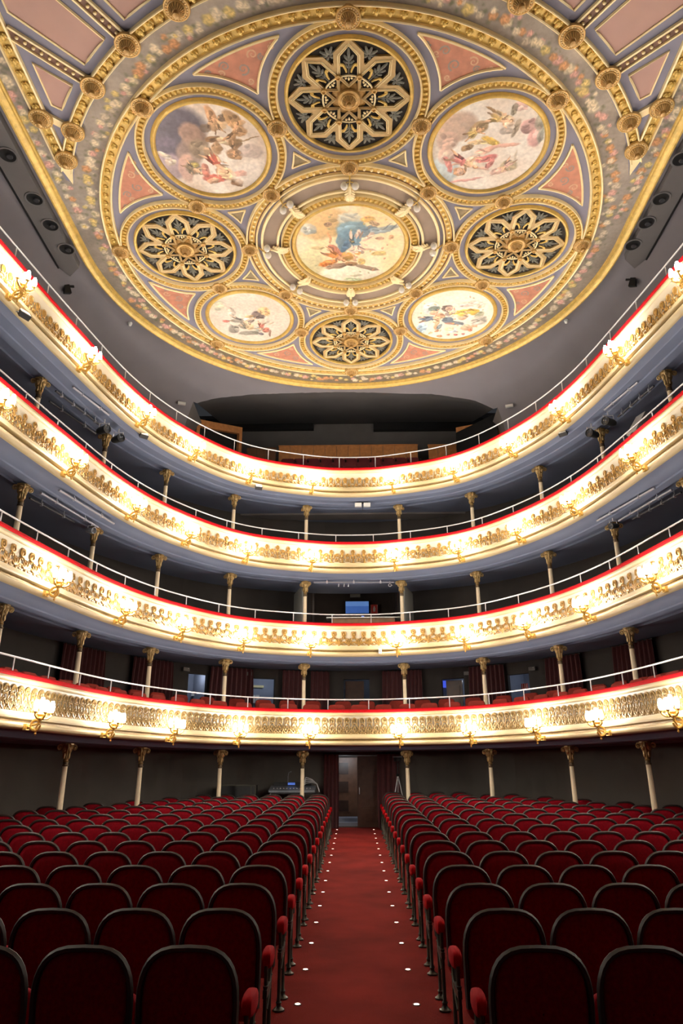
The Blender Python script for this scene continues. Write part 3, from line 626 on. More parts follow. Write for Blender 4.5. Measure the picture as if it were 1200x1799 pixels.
for sg in (-1, 1):
    for k, a in enumerate(ANG):
        aa = sg * a; boss(*pol(5.87, aa), 1.05)
        sx, sy = -math.sin(aa), -math.cos(aa); t = min(5.36 / abs(sx), 8.5 / abs(sy)); p0, p1 = pol(6.0, aa), (sx * t, sy * t)
        if k < 5:
            bar('radial_bar', [(-.1, 0), (-.1, .06), (-.07, .065), (-.065, .03), (.065, .03), (.07, .065), (.1, .06), (.1, 0)], GOLDL, p0, p1)
            bar('brown_channel', [(-.066, .0), (-.066, .034), (.066, .034), (.066, 0)], CHAN, p0, p1)
            mb = MB(); L = t - 6.0; nb = max(1, int(L / .13))
            for i in range(nb): mb.ell((sx * (6.08 + i * .13), sy * (6.08 + i * .13), -.045), (.032, .032, .03), 6, 4)
            o = link('bead_row', mb.mesh('bead_row', GOLDL), ceil); o['kind'] = 'stuff'
        if k < 4: wedge(*(sorted((sg * (a + .042), sg * (ANG[k + 1] - .042)))), 6.13, 5.2, 8.3, PINK, .012, 'pink_panel', 'dusty pink panel with gilt border')
        elif k == 4: wedge(*(sorted((sg * (a + .042), sg * (ANG[k + 1] - .05)))), 6.13, 5.17, 8.3, PINK, .012, 'pink_panel', 'small tapering dusty pink panel')
    x = sg * 5.44
    bar('straight_band', [(-.12, 0), (-.12, .08), (-.09, .085), (-.085, .035), (.085, .035), (.09, .085), (.12, .08), (.12, 0)], GOLDL, (x, -2.5), (x, -8.5))
    bar('gilt_band', [(-.086, .0), (-.086, .04), (.086, .04), (.086, 0)], GOLD, (x, -2.5), (x, -8.5))
    for i in range(28): link('leaf_ornament', LEAFP, ceil, (x, -2.55 - .21 * i, -.045), (0, 0, 0), (.85, .95, 1))
    boss(x, -3.4, 1.05); boss(sg * 5.33, -2.5, 1.05)
    bar('radial_bar', [(-.07, 0), (-.07, .06), (.07, .06), (.07, 0)], GOLDL, pol(5.95, -sg * ANG[5]), (x - sg * .1, -3.4))
    mb = MB(); mb.prism([(sg * 5.27, -2.4), (sg * 5.54, -2.4), (sg * 5.43, -1.9)], -.07, 0); link('gilt_point', mb.mesh('gilt_point', GOLDL, False), ceil)
for i in range(66):
    a = -R(66) + R(132) * i / 65; x, y = pol(5.87, a); link('leaf_ornament', LEAFP, ceil, (x, y, -.04), (0, 0, -a), (.9, .9, 1.1))
# --- grilles
def grille_root(label):
    g = root('ceiling_grille', label, 'grille', (0, 0, 0), group='openwork ceiling grilles')
    mb = MB(); mb.lathe([(1.06, -.0), (1.03, .0)], 64); mb.lathe([(.001, .004), (1.04, .004)], 48); link('dark_backing', mb.mesh('dark_backing', GRILLBLK), g, (0, 0, -.006))
    mb = MB(); mb.lathe([(1.045, 0), (1.045, -.05), (1.06, -.07), (1.09, -.075), (1.11, -.05), (1.115, 0)], 72); link('rim', mb.mesh('rim', GOLD), g)
    def up(pts, r, fl, z, m, nm, rep=8, closed=False, off_=0., par=g):
        a = MB(); a.tube([(x, y, 0) for x, y in pts], r, 4, closed, None, fl); me = a.mesh(nm, m)
        return [link(nm, me, par, (0, 0, z), (0, 0, off_ + k * PI / 4)) for k in range(rep)]
    o_ = [(-.205, .42), (-.25, .56), (-.25, .84), (-.04, 1.05), (.04, 1.05), (.25, .84), (.25, .56), (.205, .42)]; i_ = [(-.14, .42), (-.14, .56), (-.14, .785), (-.012, .94), (.012, .94), (.14, .785), (.14, .56), (.14, .42)]
    a = MB(); v = [(x, y, z) for z in (-.02, .025) for L in (o_, i_) for x, y in L]; f = []
    for k in range(7): f += [(k, k + 1, 8 + k + 1, 8 + k), (16 + k, 24 + k, 25 + k, 17 + k), (k, 16 + k, 17 + k, k + 1), (8 + k, 9 + k, 25 + k, 24 + k)]
    a.add(v, f); me = a.mesh('petal_frame', GRILLTAN, False); fr = [link('petal_frame', me, g, (0, 0, -.03), (0, 0, k * PI / 4)) for k in range(8)]
    a = MB(); a.tube([(x, y, 0) for x, y in [(-.18, .44), (-.18, .80), (0, 1.0), (.18, .80), (.18, .44)]], .012, 4, False, None, 1); me = a.mesh('petal_fillet', GOLDL)
    a = MB(); a.tube([(x, y, 0) for x, y in [(-.148, .44), (-.148, .785), (0, .955), (.148, .785), (.148, .44)]], .008, 4, False, None, 1); me2 = a.mesh('petal_fillet', GOLDL)
    for o in fr: link('petal_fillet', me, o, (0, 0, -.022)); link('petal_fillet', me2, o, (0, 0, -.02))
    up([(-.175, .43), (0, .25), (.175, .43)], .034, .7, -.045, GRILLTAN, 'star_bar')
    a = MB(); pts = [(.45 * math.cos(q * PI / 24), .45 * math.sin(q * PI / 24), 0) for q in range(48)]; a.tube(pts, .016, 5, True); link('inner_ring', a.mesh('inner_ring', GOLDL), g, (0, 0, -.05))
    a = MB(); a.lathe([(.001, 0), (.2, 0), (.30, .01), (.31, .02)], 16); link('centre_plate', a.mesh('centre_plate', GOLDM), g, (0, 0, -.03))
    b = link('centre_boss', DISH, g, (0, 0, -.035)); link('pendant', PEND, b)
    a = MB(); a.lathe([(.05, 0), (.055, -.03), (.045, -.05), (.03, -.05), (.025, -.03), (.001, -.03)], 12); me = a.mesh('stud', BRONZE)
    for k in range(8): q = PI / 8 + k * PI / 4; link('stud', me, g, (.465 * math.cos(q), .465 * math.sin(q), -.05))
    a = MB()
    for an, ln, yb in ((0, .2, .72), (.6, .13, .7), (-.6, .13, .7), (1.05, .1, .66), (-1.05, .1, .66), (.8, .1, .58), (-.8, .1, .58)):
        M = Matrix.Translation((0, yb - .02, 0)) @ Matrix.Rotation(an, 4, 'Z'); a.ell((0, ln * .55, 0), (.028, ln * .55, .016), 6, 4, M)
    a.tube([(0, .47, 0), (0, .74, 0)], .013, 5); me = a.mesh('palmette', GRILLLEAF)
    for k in range(8): link('palmette', me, g, (0, 0, -.03), (0, 0, k * PI / 4))
    a = MB(); pts = [(.04, .5, 0), (.05, .55, 0), (.075, .6, 0), (.1, .64, 0), (.125, .65, 0), (.135, .63, 0), (.12, .61, 0), (.105, .62, 0)]; a.tube(pts, [.014, .02, .022, .022, .02, .016, .013, .01], 6, False, None, .8); me = a.mesh('scroll', GOLD)
    for k in range(8):
        link('scroll', me, g, (0, 0, -.05), (0, 0, k * PI / 4)); link('scroll', me, g, (0, 0, -.05), (0, 0, k * PI / 4), (-1, 1, 1))
    a = MB()
    for an, ln in ((0, .14), (.7, .16), (-.7, .16), (1.35, .2), (-1.35, .2), (2.3, .1), (-2.3, .1)): M = Matrix.Translation((0, .84, 0)) @ Matrix.Rotation(an, 4, 'Z'); a.ell((0, ln * .55, 0), (.03, ln * .55, .016), 6, 4, M)
    me = a.mesh('rim_leaf', GRILLLEAF)
    for k in range(8): link('rim_leaf', me, g, (0, 0, -.028), (0, 0, PI / 8 + k * PI / 4))
    a = MB()
    for s in (-1, 1): a.tube([(s * .01, .62, 0), (s * .05, .67, 0), (s * .06, .72, 0), (s * .035, .73, 0), (s * .035, .7, 0)], [.01, .013, .013, .01, .008], 5)
    a.ell((0, .68, 0), (.014, .04, .014), 6, 4); me = a.mesh('rim_scroll', GRILLTAN)
    for k in range(8): link('rim_scroll', me, g, (0, 0, -.04), (0, 0, PI / 8 + k * PI / 4))
    a = MB()
    for s in (-1, 1): a.ell((s * .05, .4, 0), (.022, .022, .02), 7, 4)
    a.ell((0, .385, 0), (.02, .035, .016), 6, 4); me = a.mesh('star_flower', GOLDL)
    for k in range(8): link('star_flower', me, g, (0, 0, -.05), (0, 0, k * PI / 4))
    return g
GR = grille_root('large round openwork grille nearest the stage, at the top of the ceiling'); remember(GR)
GRL = ['', 'round openwork grille on the left of the ceiling rosette', 'round openwork grille at the rear, above the topmost balcony centre', 'round openwork grille on the right of the ceiling rosette']
for q, k in enumerate((0, 2, 4, 6)):
    g = GR if q == 0 else copy_tree(GR); g.location = (CIRC[k][0], CY + CIRC[k][1], ZC); 
    if q: g['label'] = GRL[q]
# --- painted medallions
def medallion(label, c, rad, base, strokes, seed, warm=1.):
    n = 190; g = np.linspace(-1, 1, n); U, V = np.meshgrid(g, g, indexing='ij'); rr = np.maximum(1e-9, np.maximum(abs(U), abs(V))); sc = rr / np.maximum(1e-9, np.hypot(U, V)); U, V = (U * sc).ravel(), (V * sc).ravel()
    wu = U + .05 * (fbm(U, V, 5, seed) - .5) * 2; wv = V + .05 * (fbm(U, V, 5, seed + 9) - .5) * 2
    nz = fbm(U, V, 2.2, seed + 20, 5)[:, None]; nz = np.clip((nz - .5) * 2.2 + .5, 0, 1); C = np.array(base[0]) * nz + np.array(base[1]) * (1 - nz)
    q_ = random.Random(seed); full = []
    for st in strokes:
        full.append(st); u, v, ru, rv, ang, col, al = st
        if min(ru, rv) >= .05 and max(ru, rv) < .3:
            for _ in range(7):
                k = q_.choice((.68, .8, 1.1, 1.2, 1.3)); p_, t_ = q_.uniform(-.75, .75) * ru, q_.uniform(-.75, .75) * rv; cs, sn = math.cos(R(ang)), math.sin(R(ang))
                full.append((u + p_ * cs - t_ * sn, v + p_ * sn + t_ * cs, ru * q_.uniform(.2, .5), rv * q_.uniform(.15, .4), ang + q_.uniform(-35, 35), tuple(min(250, c * k) for c in col), al * .75))
    for u, v, ru, rv, ang, col, al in full:
        ca, sa = math.cos(R(ang)), math.sin(R(ang)); du, dv = wu - u, wv - v; p, q = (du * ca + dv * sa) / ru, (-du * sa + dv * ca) / rv; d = np.hypot(p, q)
        t = fbm(U + u, V + v, 9, seed + 31, 3); a_ = (np.clip((1.1 - d) / .25, 0, 1) * al * (.9 + .35 * t))[:, None]; a_ = np.clip(a_, 0, 1)
        sh = (1.06 - .22 * np.clip(p * .5 + q * .6, -.6, 1) + .25 * (t - .5))[:, None]; C = C * (1 - a_) + np.array(col) * .9 * sh * a_
    C = np.clip(C * (.95 + .1 * fbm(U, V, 22, seed + 50, 2)[:, None]), 0, 255)
    e = root('ceiling_painting', label, 'painting', (c[0], CY + c[1], ZC), group='round ceiling paintings')
    painted('canvas', np.stack([U * rad, V * rad, np.full_like(U, -.012)], 1), gridfaces(n, n), C, e)
    mb = MB(); mb.lathe([(rad - .02, 0), (rad - .01, -.04), (rad + .015, -.06), (rad + .05, -.055), (rad + .075, -.03), (rad + .08, 0)], 90); link('gilt_frame', mb.mesh('gilt_frame', GOLD), e); return e
S = lambda *a: a
TLs = [(-.6, -.42, .62, .5, -25, (112, 108, 120), .97), (-.78, -.05, .32, .3, 0, (120, 114, 128), .9), (-.78, .3, .28, .3, 0, (172, 156, 164), .8), (-.85, .05, .14, .06, 30, (225, 212, 190), .8), (-.78, .22, .1, .1, 30, (222, 208, 186), .7),
  (-.25, -.32, .24, .3, -20, (176, 146, 128), .8), (-.4, .05, .24, .3, 0, (170, 148, 134), .7), (-.52, .35, .15, .35, 10, (205, 170, 155), .7), (-.2, -.05, .2, .22, 0, (152, 136, 116), .7), (.12, -.75, .09, .2, -10, (204, 160, 122), .9), (.17, -.55, .16, .13, 0, (206, 166, 128), .9), (.0, -.5, .1, .1, 0, (110, 92, 76), .6),
  (.48, -.62, .14, .24, -30, (182, 146, 106), .9), (.55, -.42, .14, .1, 0, (196, 158, 118), .9), (.28, -.68, .06, .08, 0, (110, 92, 76), .7), (.09, -.24, .16, .08, 0, (132, 102, 74), .85), (.3, -.2, .16, .07, 10, (216, 186, 152), .9), (.46, -.17, .11, .11, 0, (132, 106, 78), .85), (.7, -.26, .2, .015, -12, (150, 120, 80), .8), (.42, .06, .16, .12, 10, (158, 126, 96), .85), (.12, -.05, .1, .12, 0, (190, 150, 110), .8),
  (.03, .13, .09, .26, -30, (228, 196, 160), .95), (.12, .33, .11, .1, 20, (238, 230, 220), .9), (-.05, .6, .22, .09, 5, (192, 112, 98), .85), (-.2, .42, .08, .14, 0, (196, 124, 108), .7), (.42, .5, .14, .08, -10, (206, 112, 86), .85), (.2, .53, .17, .13, 20, (222, 190, 152), .95), (.33, .72, .11, .09, 0, (142, 106, 78), .9), (-.1, .66, .11, .07, -10, (218, 172, 142), .9), (-.4, .36, .13, .17, 0, (126, 118, 102), .75), (-.36, .3, .08, .06, 0, (206, 184, 112), .7), (.6, .55, .35, .3, 0, (236, 230, 222), .5), (.7, -.0, .22, .16, 0, (180, 164, 156), .5)]
TRs = [(-.6, -.42, .36, .3, -30, (196, 170, 152), .8), (-.72, -.12, .2, .2, 0, (202, 172, 156), .7), (-.75, .5, .3, .32, 0, (202, 220, 226), .7), (-.72, .2, .16, .2, 0, (226, 190, 172), .6), (.66, -.43, .18, .16, 0, (206, 166, 160), .85), (.8, -.2, .14, .2, 0, (212, 166, 160), .85), (.82, -.5, .1, .2, 0, (148, 150, 134), .6), (.9, -.25, .06, .2, 0, (146, 152, 140), .6), (.42, -.82, .12, .1, 0, (214, 178, 168), .8), (.32, -.75, .06, .12, 10, (136, 126, 108), .7),
  (.16, -.6, .2, .09, 25, (208, 180, 142), .9), (-.08, -.75, .15, .02, 35, (160, 130, 96), .9), (.41, -.38, .05, .2, 15, (166, 150, 130), .8), (.26, -.32, .1, .07, 0, (160, 146, 134), .6), (.28, -.5, .09, .1, 0, (224, 200, 176), .8), (-.2, -.42, .15, .13, 0, (166, 140, 104), .85), (-.3, -.3, .08, .12, 0, (226, 204, 150), .8), (.04, -.12, .18, .08, 35, (204, 172, 92), .9), (-.2, -.1, .18, .05, 0, (214, 186, 140), .8), (-.36, .02, .1, .07, -35, (160, 130, 96), .85),
  (.28, -.02, .3, .04, -10, (228, 184, 164), .9), (-.02, .08, .2, .05, -20, (226, 182, 162), .9), (-.25, .33, .19, .1, -30, (232, 204, 184), .95), (-.5, .38, .2, .03, -15, (222, 186, 166), .9), (-.68, .36, .05, .2, -25, (214, 140, 134), .85), (0, .26, .2, .08, -15, (206, 132, 126), .9), (.08, .4, .05, .16, 20, (210, 140, 134), .85), (-.05, .5, .16, .03, 20, (222, 184, 164), .9), (-.3, .74, .34, .025, -6, (226, 172, 162), .9), (-.44, .55, .11, .09, 0, (190, 148, 116), .9), (-.43, .55, .06, .06, 0, (226, 192, 172), .9), (.45, .43, .15, .13, -20, (172, 156, 126), .75), (.3, .56, .16, .07, -20, (206, 170, 156), .8), (.55, .2, .02, .15, 0, (190, 176, 150), .5)]
CEs = [(-.45, -.55, .5, .35, -20, (226, 188, 132), .75), (-.75, .45, .3, .35, 0, (204, 204, 160), .6), (0, .75, .6, .25, 0, (244, 238, 220), .7), (-.75, -.45, .14, .14, 0, (206, 216, 212), .7), (0, -.66, .22, .16, 0, (214, 218, 206), .7), (.03, -.42, .28, .2, 0, (128, 156, 168), .9), (-.13, -.12, .12, .32, 10, (112, 142, 160), .9), (.3, -.36, .2, .13, -10, (128, 150, 164), .85), (.6, -.42, .26, .07, -15, (152, 166, 170), .8), (-.08, .0, .08, .2, 25, (92, 120, 146), .7),
  (.13, -.2, .06, .22, 5, (238, 206, 186), .95), (.12, .08, .12, .16, 0, (238, 208, 190), .95), (.33, -.22, .16, .05, -45, (232, 200, 176), .9), (.3, .1, .2, .03, 8, (226, 190, 160), .8), (.07, .33, .06, .08, 0, (226, 186, 152), .95), (-.42, .46, .2, .08, -18, (218, 142, 78), .9), (-.5, .5, .07, .08, 0, (226, 130, 64), .9), (-.28, .55, .22, .06, -20, (152, 126, 106), .9), (.3, .58, .26, .045, 20, (152, 130, 110), .9), (-.1, .28, .16, .12, 15, (218, 168, 94), .9), (0, .48, .12, .06, 0, (150, 114, 80), .85), (.2, .42, .08, .08, 0, (206, 170, 100), .7), (-.28, .12, .06, .18, -30, (192, 130, 106), .9), (-.4, .22, .12, .05, 10, (222, 178, 140), .85), (-.38, -.2, .03, .14, -10, (210, 150, 110), .7),
  (-.4, -.52, .07, .06, 0, (160, 130, 110), .7), (-.3, -.62, .1, .04, 0, (176, 150, 112), .7), (.3, -.65, .14, .08, 0, (226, 180, 110), .8), (.42, -.55, .1, .05, 30, (190, 160, 130), .7), (.52, .2, .14, .06, -10, (206, 176, 110), .7), (.52, -.2, .06, .05, 0, (186, 146, 120), .7), (.72, -.22, .06, .06, 0, (214, 160, 120), .6), (-.6, .05, .14, .05, 0, (206, 184, 130), .6), (.05, .92, .18, .05, 0, (172, 186, 146), .7), (.1, .8, .1, .03, 0, (166, 160, 130), .6)]
BLs = [(.2, -.12, .17, .15, 15, (126, 110, 106), .9), (.37, -.28, .15, .16, 30, (222, 182, 136), .85), (.42, -.2, .1, .08, 0, (214, 170, 120), .8), (-.18, .08, .18, .1, -10, (232, 224, 208), .9), (-.02, -.08, .12, .06, -15, (206, 176, 130), .8), (.02, .1, .08, .1, 0, (140, 126, 120), .8), (-.43, -.36, .08, .2, -35, (196, 182, 166), .8), (-.42, -.15, .1, .12, 0, (228, 216, 200), .8), (-.6, .12, .08, .07, 0, (194, 112, 102), .8), (-.47, .42, .14, .17, 20, (150, 146, 136), .85), (-.35, .3, .2, .05, 20, (206, 196, 182), .7), (-.2, .3, .12, .13, 0, (140, 134, 122), .8), (-.05, .35, .12, .12, 0, (214, 188, 148), .8), (-.12, .62, .27, .09, 0, (128, 126, 116), .75), (.05, .6, .1, .06, 0, (120, 122, 112), .7), (.16, .45, .1, .12, 0, (164, 174, 164), .8), (.2, .65, .08, .05, 0, (110, 106, 112), .8), (.33, .48, .1, .1, 20, (188, 116, 100), .85), (.42, .62, .03, .16, 10, (138, 110, 94), .8), (.25, .2, .16, .05, -10, (210, 192, 170), .8), (.35, .1, .12, .1, 0, (200, 188, 172), .6), (.5, .2, .1, .03, -30, (190, 170, 140), .6), (-.75, -.5, .2, .2, 0, (206, 204, 176), .5)]
BRs = [(-.7, .5, .13, .22, 0, (172, 204, 226), .85), (-.55, -.3, .2, .25, 0, (224, 232, 236), .6), (.1, .62, .14, .12, 0, (206, 220, 228), .6), (-.46, -.28, .13, .1, -25, (118, 130, 120), .9), (-.45, -.12, .1, .09, 0, (226, 178, 148), .9), (-.6, .1, .2, .07, -15, (122, 138, 154), .9), (-.78, .05, .05, .05, 0, (126, 146, 136), .8), (-.33, .3, .05, .26, 5, (226, 182, 146), .9), (-.3, .62, .07, .06, -30, (206, 150, 116), .8), (-.3, .02, .1, .1, 0, (214, 160, 126), .85), (-.17, -.27, .13, .13, 0, (126, 110, 106), .85), (-.12, -.26, .09, .08, 0, (238, 196, 172), .9), (-.12, -.05, .1, .08, 20, (146, 132, 126), .7), (.05, -.1, .14, .08, -15, (234, 206, 130), .9), (.3, -.14, .2, .1, 8, (238, 204, 110), .9), (.52, -.12, .14, .13, 0, (234, 190, 92), .9), (.25, .06, .14, .14, 0, (242, 196, 160), .8), (.35, -.46, .28, .13, -10, (246, 216, 198), .85), (.6, -.4, .1, .12, 0, (244, 220, 196), .7), (-.1, .18, .14, .12, 0, (120, 134, 146), .9), (.08, .3, .26, .08, 12, (118, 128, 138), .9), (-.02, .33, .13, .04, 10, (206, 150, 126), .8), (-.25, .45, .06, .12, 20, (124, 140, 146), .8), (.66, -.02, .08, .16, 30, (168, 172, 140), .7), (.68, .22, .2, .17, 0, (206, 200, 184), .8), (.75, .1, .1, .1, 0, (190, 186, 172), .7), (.42, .5, .15, .14, 0, (214, 176, 146), .8), (.5, .6, .06, .06, 0, (206, 130, 100), .8), (.62, .42, .08, .06, 0, (222, 160, 132), .8), (-.2, .85, .08, .06, 0, (216, 150, 110), .8), (0, .8, .04, .04, 0, (200, 140, 110), .8), (.2, .82, .05, .05, 0, (190, 110, 100), .8), (.36, .76, .04, .04, 0, (190, 130, 120), .8), (-.45, .7, .05, .05, 0, (220, 180, 140), .7), (.0, .55, .12, .08, 0, (246, 222, 180), .8)]
def fig(u, v, ang, sz, skin, hair, cloth, flip=1, seed=0):
    q = random.Random(seed); ca, sa = math.cos(R(ang)), math.sin(R(ang)); o = []
    def P(x, y, rx, ry, a, c, al=.95): x *= flip; o.append((u + sz * (x * ca - y * sa), v + sz * (x * sa + y * ca), rx * sz, ry * sz, ang + a * flip, c, al))
    dk = tuple(c * .7 for c in skin); lt = tuple(min(250, c * 1.1) for c in skin); cd_ = tuple(c * .68 for c in cloth); cl = tuple(min(248, c * 1.2) for c in cloth)
    P(.15, .55, .16, .45, -12, cd_); P(-.12, .6, .13, .42, 14, cloth); P(.05, .5, .05, .38, 0, cl)
    P(.3, 1.0, .07, .3, -18, skin); P(-.25, 1.0, .07, .28, 20, dk)
    P(0, 0, .2, .32, 0, skin); P(.07, -.02, .08, .26, 0, lt); P(-.12, .05, .05, .25, 0, dk)
    P(.32, -.12, .22, .06, -30, skin); P(.52, -.3, .16, .05, -55, lt); P(-.3, -.05, .2, .06, 38, dk); P(-.48, .12, .14, .05, 60, skin)
    P(0, -.45, .12, .14, 0, hair); P(.04, -.41, .08, .1, 0, lt); P(0, .28, .26, .1, 10, cloth)
    return o
SK, SK2 = (224, 186, 152), (206, 164, 126)
TLs += fig(.1, .35, 150, .34, SK, (130, 96, 66), (200, 112, 92), 1, 1) + fig(.5, -.45, 30, .26, SK2, (120, 92, 66), (168, 132, 96), -1, 2) + fig(.15, -.62, -15, .22, SK2, (120, 90, 62), (196, 160, 122), 1, 3) + fig(.42, .02, 200, .2, SK2, (126, 98, 70), (160, 130, 100), 1, 4) + fig(-.36, .42, 130, .22, SK, (120, 106, 88), (150, 134, 112), -1, 5)
TRs += fig(-.3, .38, 118, .36, SK, (186, 140, 106), (208, 132, 126), -1, 6) + fig(.18, -.55, 100, .28, SK, (150, 122, 90), (206, 176, 116), 1, 7) + fig(-.22, -.35, 60, .22, SK2, (160, 132, 98), (214, 186, 120), 1, 8) + fig(.4, .48, 210, .2, SK, (166, 150, 120), (206, 170, 156), 1, 9)
CEs += fig(.12, .05, 178, .34, (240, 208, 186), (214, 160, 92), (120, 150, 166), 1, 10) + fig(-.22, .32, 130, .28, (214, 160, 122), (150, 112, 78), (222, 144, 80), -1, 11)
BLs += fig(-.15, .15, 115, .34, (220, 194, 162), (140, 122, 106), (156, 150, 140), -1, 12) + fig(.3, -.18, 60, .26, (222, 184, 140), (126, 106, 96), (132, 116, 110), 1, 13) + fig(.2, .42, 200, .22, (206, 170, 140), (120, 100, 90), (186, 118, 104), 1, 14)
BRs += fig(-.38, .1, 80, .34, (228, 182, 148), (112, 122, 112), (122, 136, 152), -1, 15) + fig(.02, -.12, 285, .32, (240, 200, 174), (126, 108, 102), (238, 204, 112), 1, 16)
for r_, sd in ((CEs, 3), (BRs, 5)):
    q = random.Random(sd)
    for _ in range(26): r_.append((q.uniform(-.8, .8), q.uniform(-.8, .85), .025, .025, 0, q.choice([(196, 140, 110), (226, 190, 110), (180, 150, 120), (170, 170, 130)]), .6))
medallion('round painting of clustered figures under a slate drape, upper left of ceiling', CIRC[1], 1.04, ((236, 228, 216), (206, 190, 174)), TLs, 101)
medallion('pale round painting with pink ribbon and flying figures, upper right of ceiling', CIRC[7], 1.04, ((232, 228, 218), (216, 204, 190)), TRs, 202)
medallion('central round painting with blue drapery on golden sky', (0, 0), 1.21, ((244, 230, 198), (240, 216, 166)), CEs, 303)
medallion('greyish round painting of reclining figures, lower left of ceiling', CIRC[3], 1.04, ((226, 216, 202), (208, 198, 182)), BLs, 404)
medallion('bright round painting with figures in yellow and blue, lower right of ceiling', CIRC[5], 1.04, ((246, 238, 222), (236, 222, 198)), BRs, 505)
# --- unlit leaf brackets with two glass globes round the central painting
a = MB()
for j in range(9):
    t = j / 8
    for s in (-1, 1): M = Matrix.Translation((0, -.02 - .26 * t, -.05 - .05 * math.sin(t * PI))) @ Matrix.Rotation(s * (.9 - .5 * t), 4, 'Z'); a.ell((0, -.045, 0), (.024, .075 * math.sin(.5 + 2.4 * t), .016), 6, 4, M)
a.tube([(0, .04, -.05), (0, -.1, -.1), (0, -.3, -.07)], [.02, .022, .008], 6); LFB = a.mesh('gilt_leaf', GOLDL)
a = MB(); a.tube([(0, .3, -.02), (0, .2, -.12), (0, .08, -.12), (0, .02, -.06)], .014, 6); a.tube([(-.1, .12, -.1), (-.05, .17, -.12), (0, .19, -.12), (.05, .17, -.12), (.1, .12, -.1)], .012, 6); STM = a.mesh('stem', GOLD)
a = MB(); a.ell((0, 0, 0), (.062, .062, .07), 12, 8); GLB = a.mesh('globe', GLASSW)
POSN = ['top', 'upper left', 'left', 'lower left', 'bottom', 'lower right', 'right', 'upper right']
for k in range(8):
    x, y = pol(1.72, R(45) * k); e = root('ceiling_lamp_bracket', 'gilt leaf bracket with two white globes, %s of the central painting' % POSN[k], 'lamp', (x, CY + y, ZC), (0, 0, -R(45) * k + PI), 'leaf brackets round the central painting')
    link('gilt_leaf', LFB, e, (0, .02, 0), (0, 0, 0), (1.45, 1.2, 1.2)); link('stem', STM, e)
    for s in (-1, 1): link('globe', GLB, e, (s * .11, .1, -.14), (0, 0, 0), (1.2, 1.2, 1.2))
# ================================================================ COVE, REAR GALLERY RECESS
ARU, ARV = [336, 345, 380, 450, 600, 760, 830, 865, 878], [718, 708, 699, 692, 688, 692, 702, 716, 730]
ZB = CZ + 7.85; HC_ = ZC - ZB
def cove_pt(s, t):
    x, y, _ = at(s, WD)
    if y > CY: dx, dy = x, y - CY; l = math.hypot(dx, dy); ix, iy = dx / l * 6.0, CY + dy / l * 6.0
    else: ix, iy = math.copysign(6.0, x), y
    a = t * PI / 2; q = math.sin(a) ** .85; return ix + (x - ix) * q, iy + (y - iy) * q, ZC - HC_ * (1 - math.cos(a))
NS, NT = 300, 18; SV = [-15.2 + 30.4 * i / NS for i in range(NS + 1)]; TM = []; ARCH = []
for s in SV:
    tm = 1.
    for j in range(1, 200):
        t = j / 200; u, vv = proj(*cove_pt(s, t))
        if 336 < u < 878 and abs(s) < 8 and vv >= np.interp(u, ARU, ARV): tm = t; break
    TM.append(tm)
    if tm < 1: ARCH.append(cove_pt(s, tm))
v = [cove_pt(s, tm * j / NT) for s, tm in zip(SV, TM) for j in range(NT + 1)]; f = []
for i in range(NS):
    if (TM[i] < 1) != (TM[i + 1] < 1): continue
    for j in range(NT): a = i * (NT + 1) + j; f.append((a, a + 1, a + NT + 2, a + NT + 1))
ENDS = []
for i in range(NS):
    if (TM[i] < 1) != (TM[i + 1] < 1):
        a, b = (i, i + 1) if TM[i] < 1 else (i + 1, i); n0 = len(v); v += [cove_pt(SV[b], TM[a] * j / NT) for j in range(NT + 1)]; ENDS.append((SV[b], TM[a]))
        for j in range(NT): p = a * (NT + 1) + j; f.append((p, p + 1, n0 + j + 1, n0 + j))
mb = MB(); mb.add(v, f); tag(link('ceiling_cove', mb.mesh('ceiling_cove', GREY)), 'smooth grey cove between the gilded ceiling edge and topmost balcony', 'ceiling', kind='structure')
YB = 23.2; zb = ony(600, 745, YB).z
e = root('gallery_recess', 'dark arched recess behind the topmost balcony centre', 'recess', kind='structure')
v = []; f = []
for x, y, z in ARCH: v += [(x, y, z), (x * 1.02, YB, zb)]
for i in range(len(ARCH) - 1): f.append((2 * i, 2 * i + 1, 2 * i + 3, 2 * i + 2))
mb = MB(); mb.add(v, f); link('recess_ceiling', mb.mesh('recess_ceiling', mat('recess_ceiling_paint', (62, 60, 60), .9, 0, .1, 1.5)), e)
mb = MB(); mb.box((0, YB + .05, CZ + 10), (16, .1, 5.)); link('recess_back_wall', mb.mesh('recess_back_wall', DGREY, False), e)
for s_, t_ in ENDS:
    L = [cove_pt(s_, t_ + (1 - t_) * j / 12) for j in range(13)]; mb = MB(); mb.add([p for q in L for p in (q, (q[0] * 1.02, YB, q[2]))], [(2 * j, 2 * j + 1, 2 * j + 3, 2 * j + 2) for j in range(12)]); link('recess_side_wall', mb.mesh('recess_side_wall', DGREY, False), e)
mb = MB()
for k in range(5): mb.box((0, 20.9 + .5 * k, CZ + 7.85 + .2 * k), (12, .5, .42 * 1.0))
link('stepped_gallery_floor', mb.mesh('stepped_gallery_floor', DGREY, False), e)
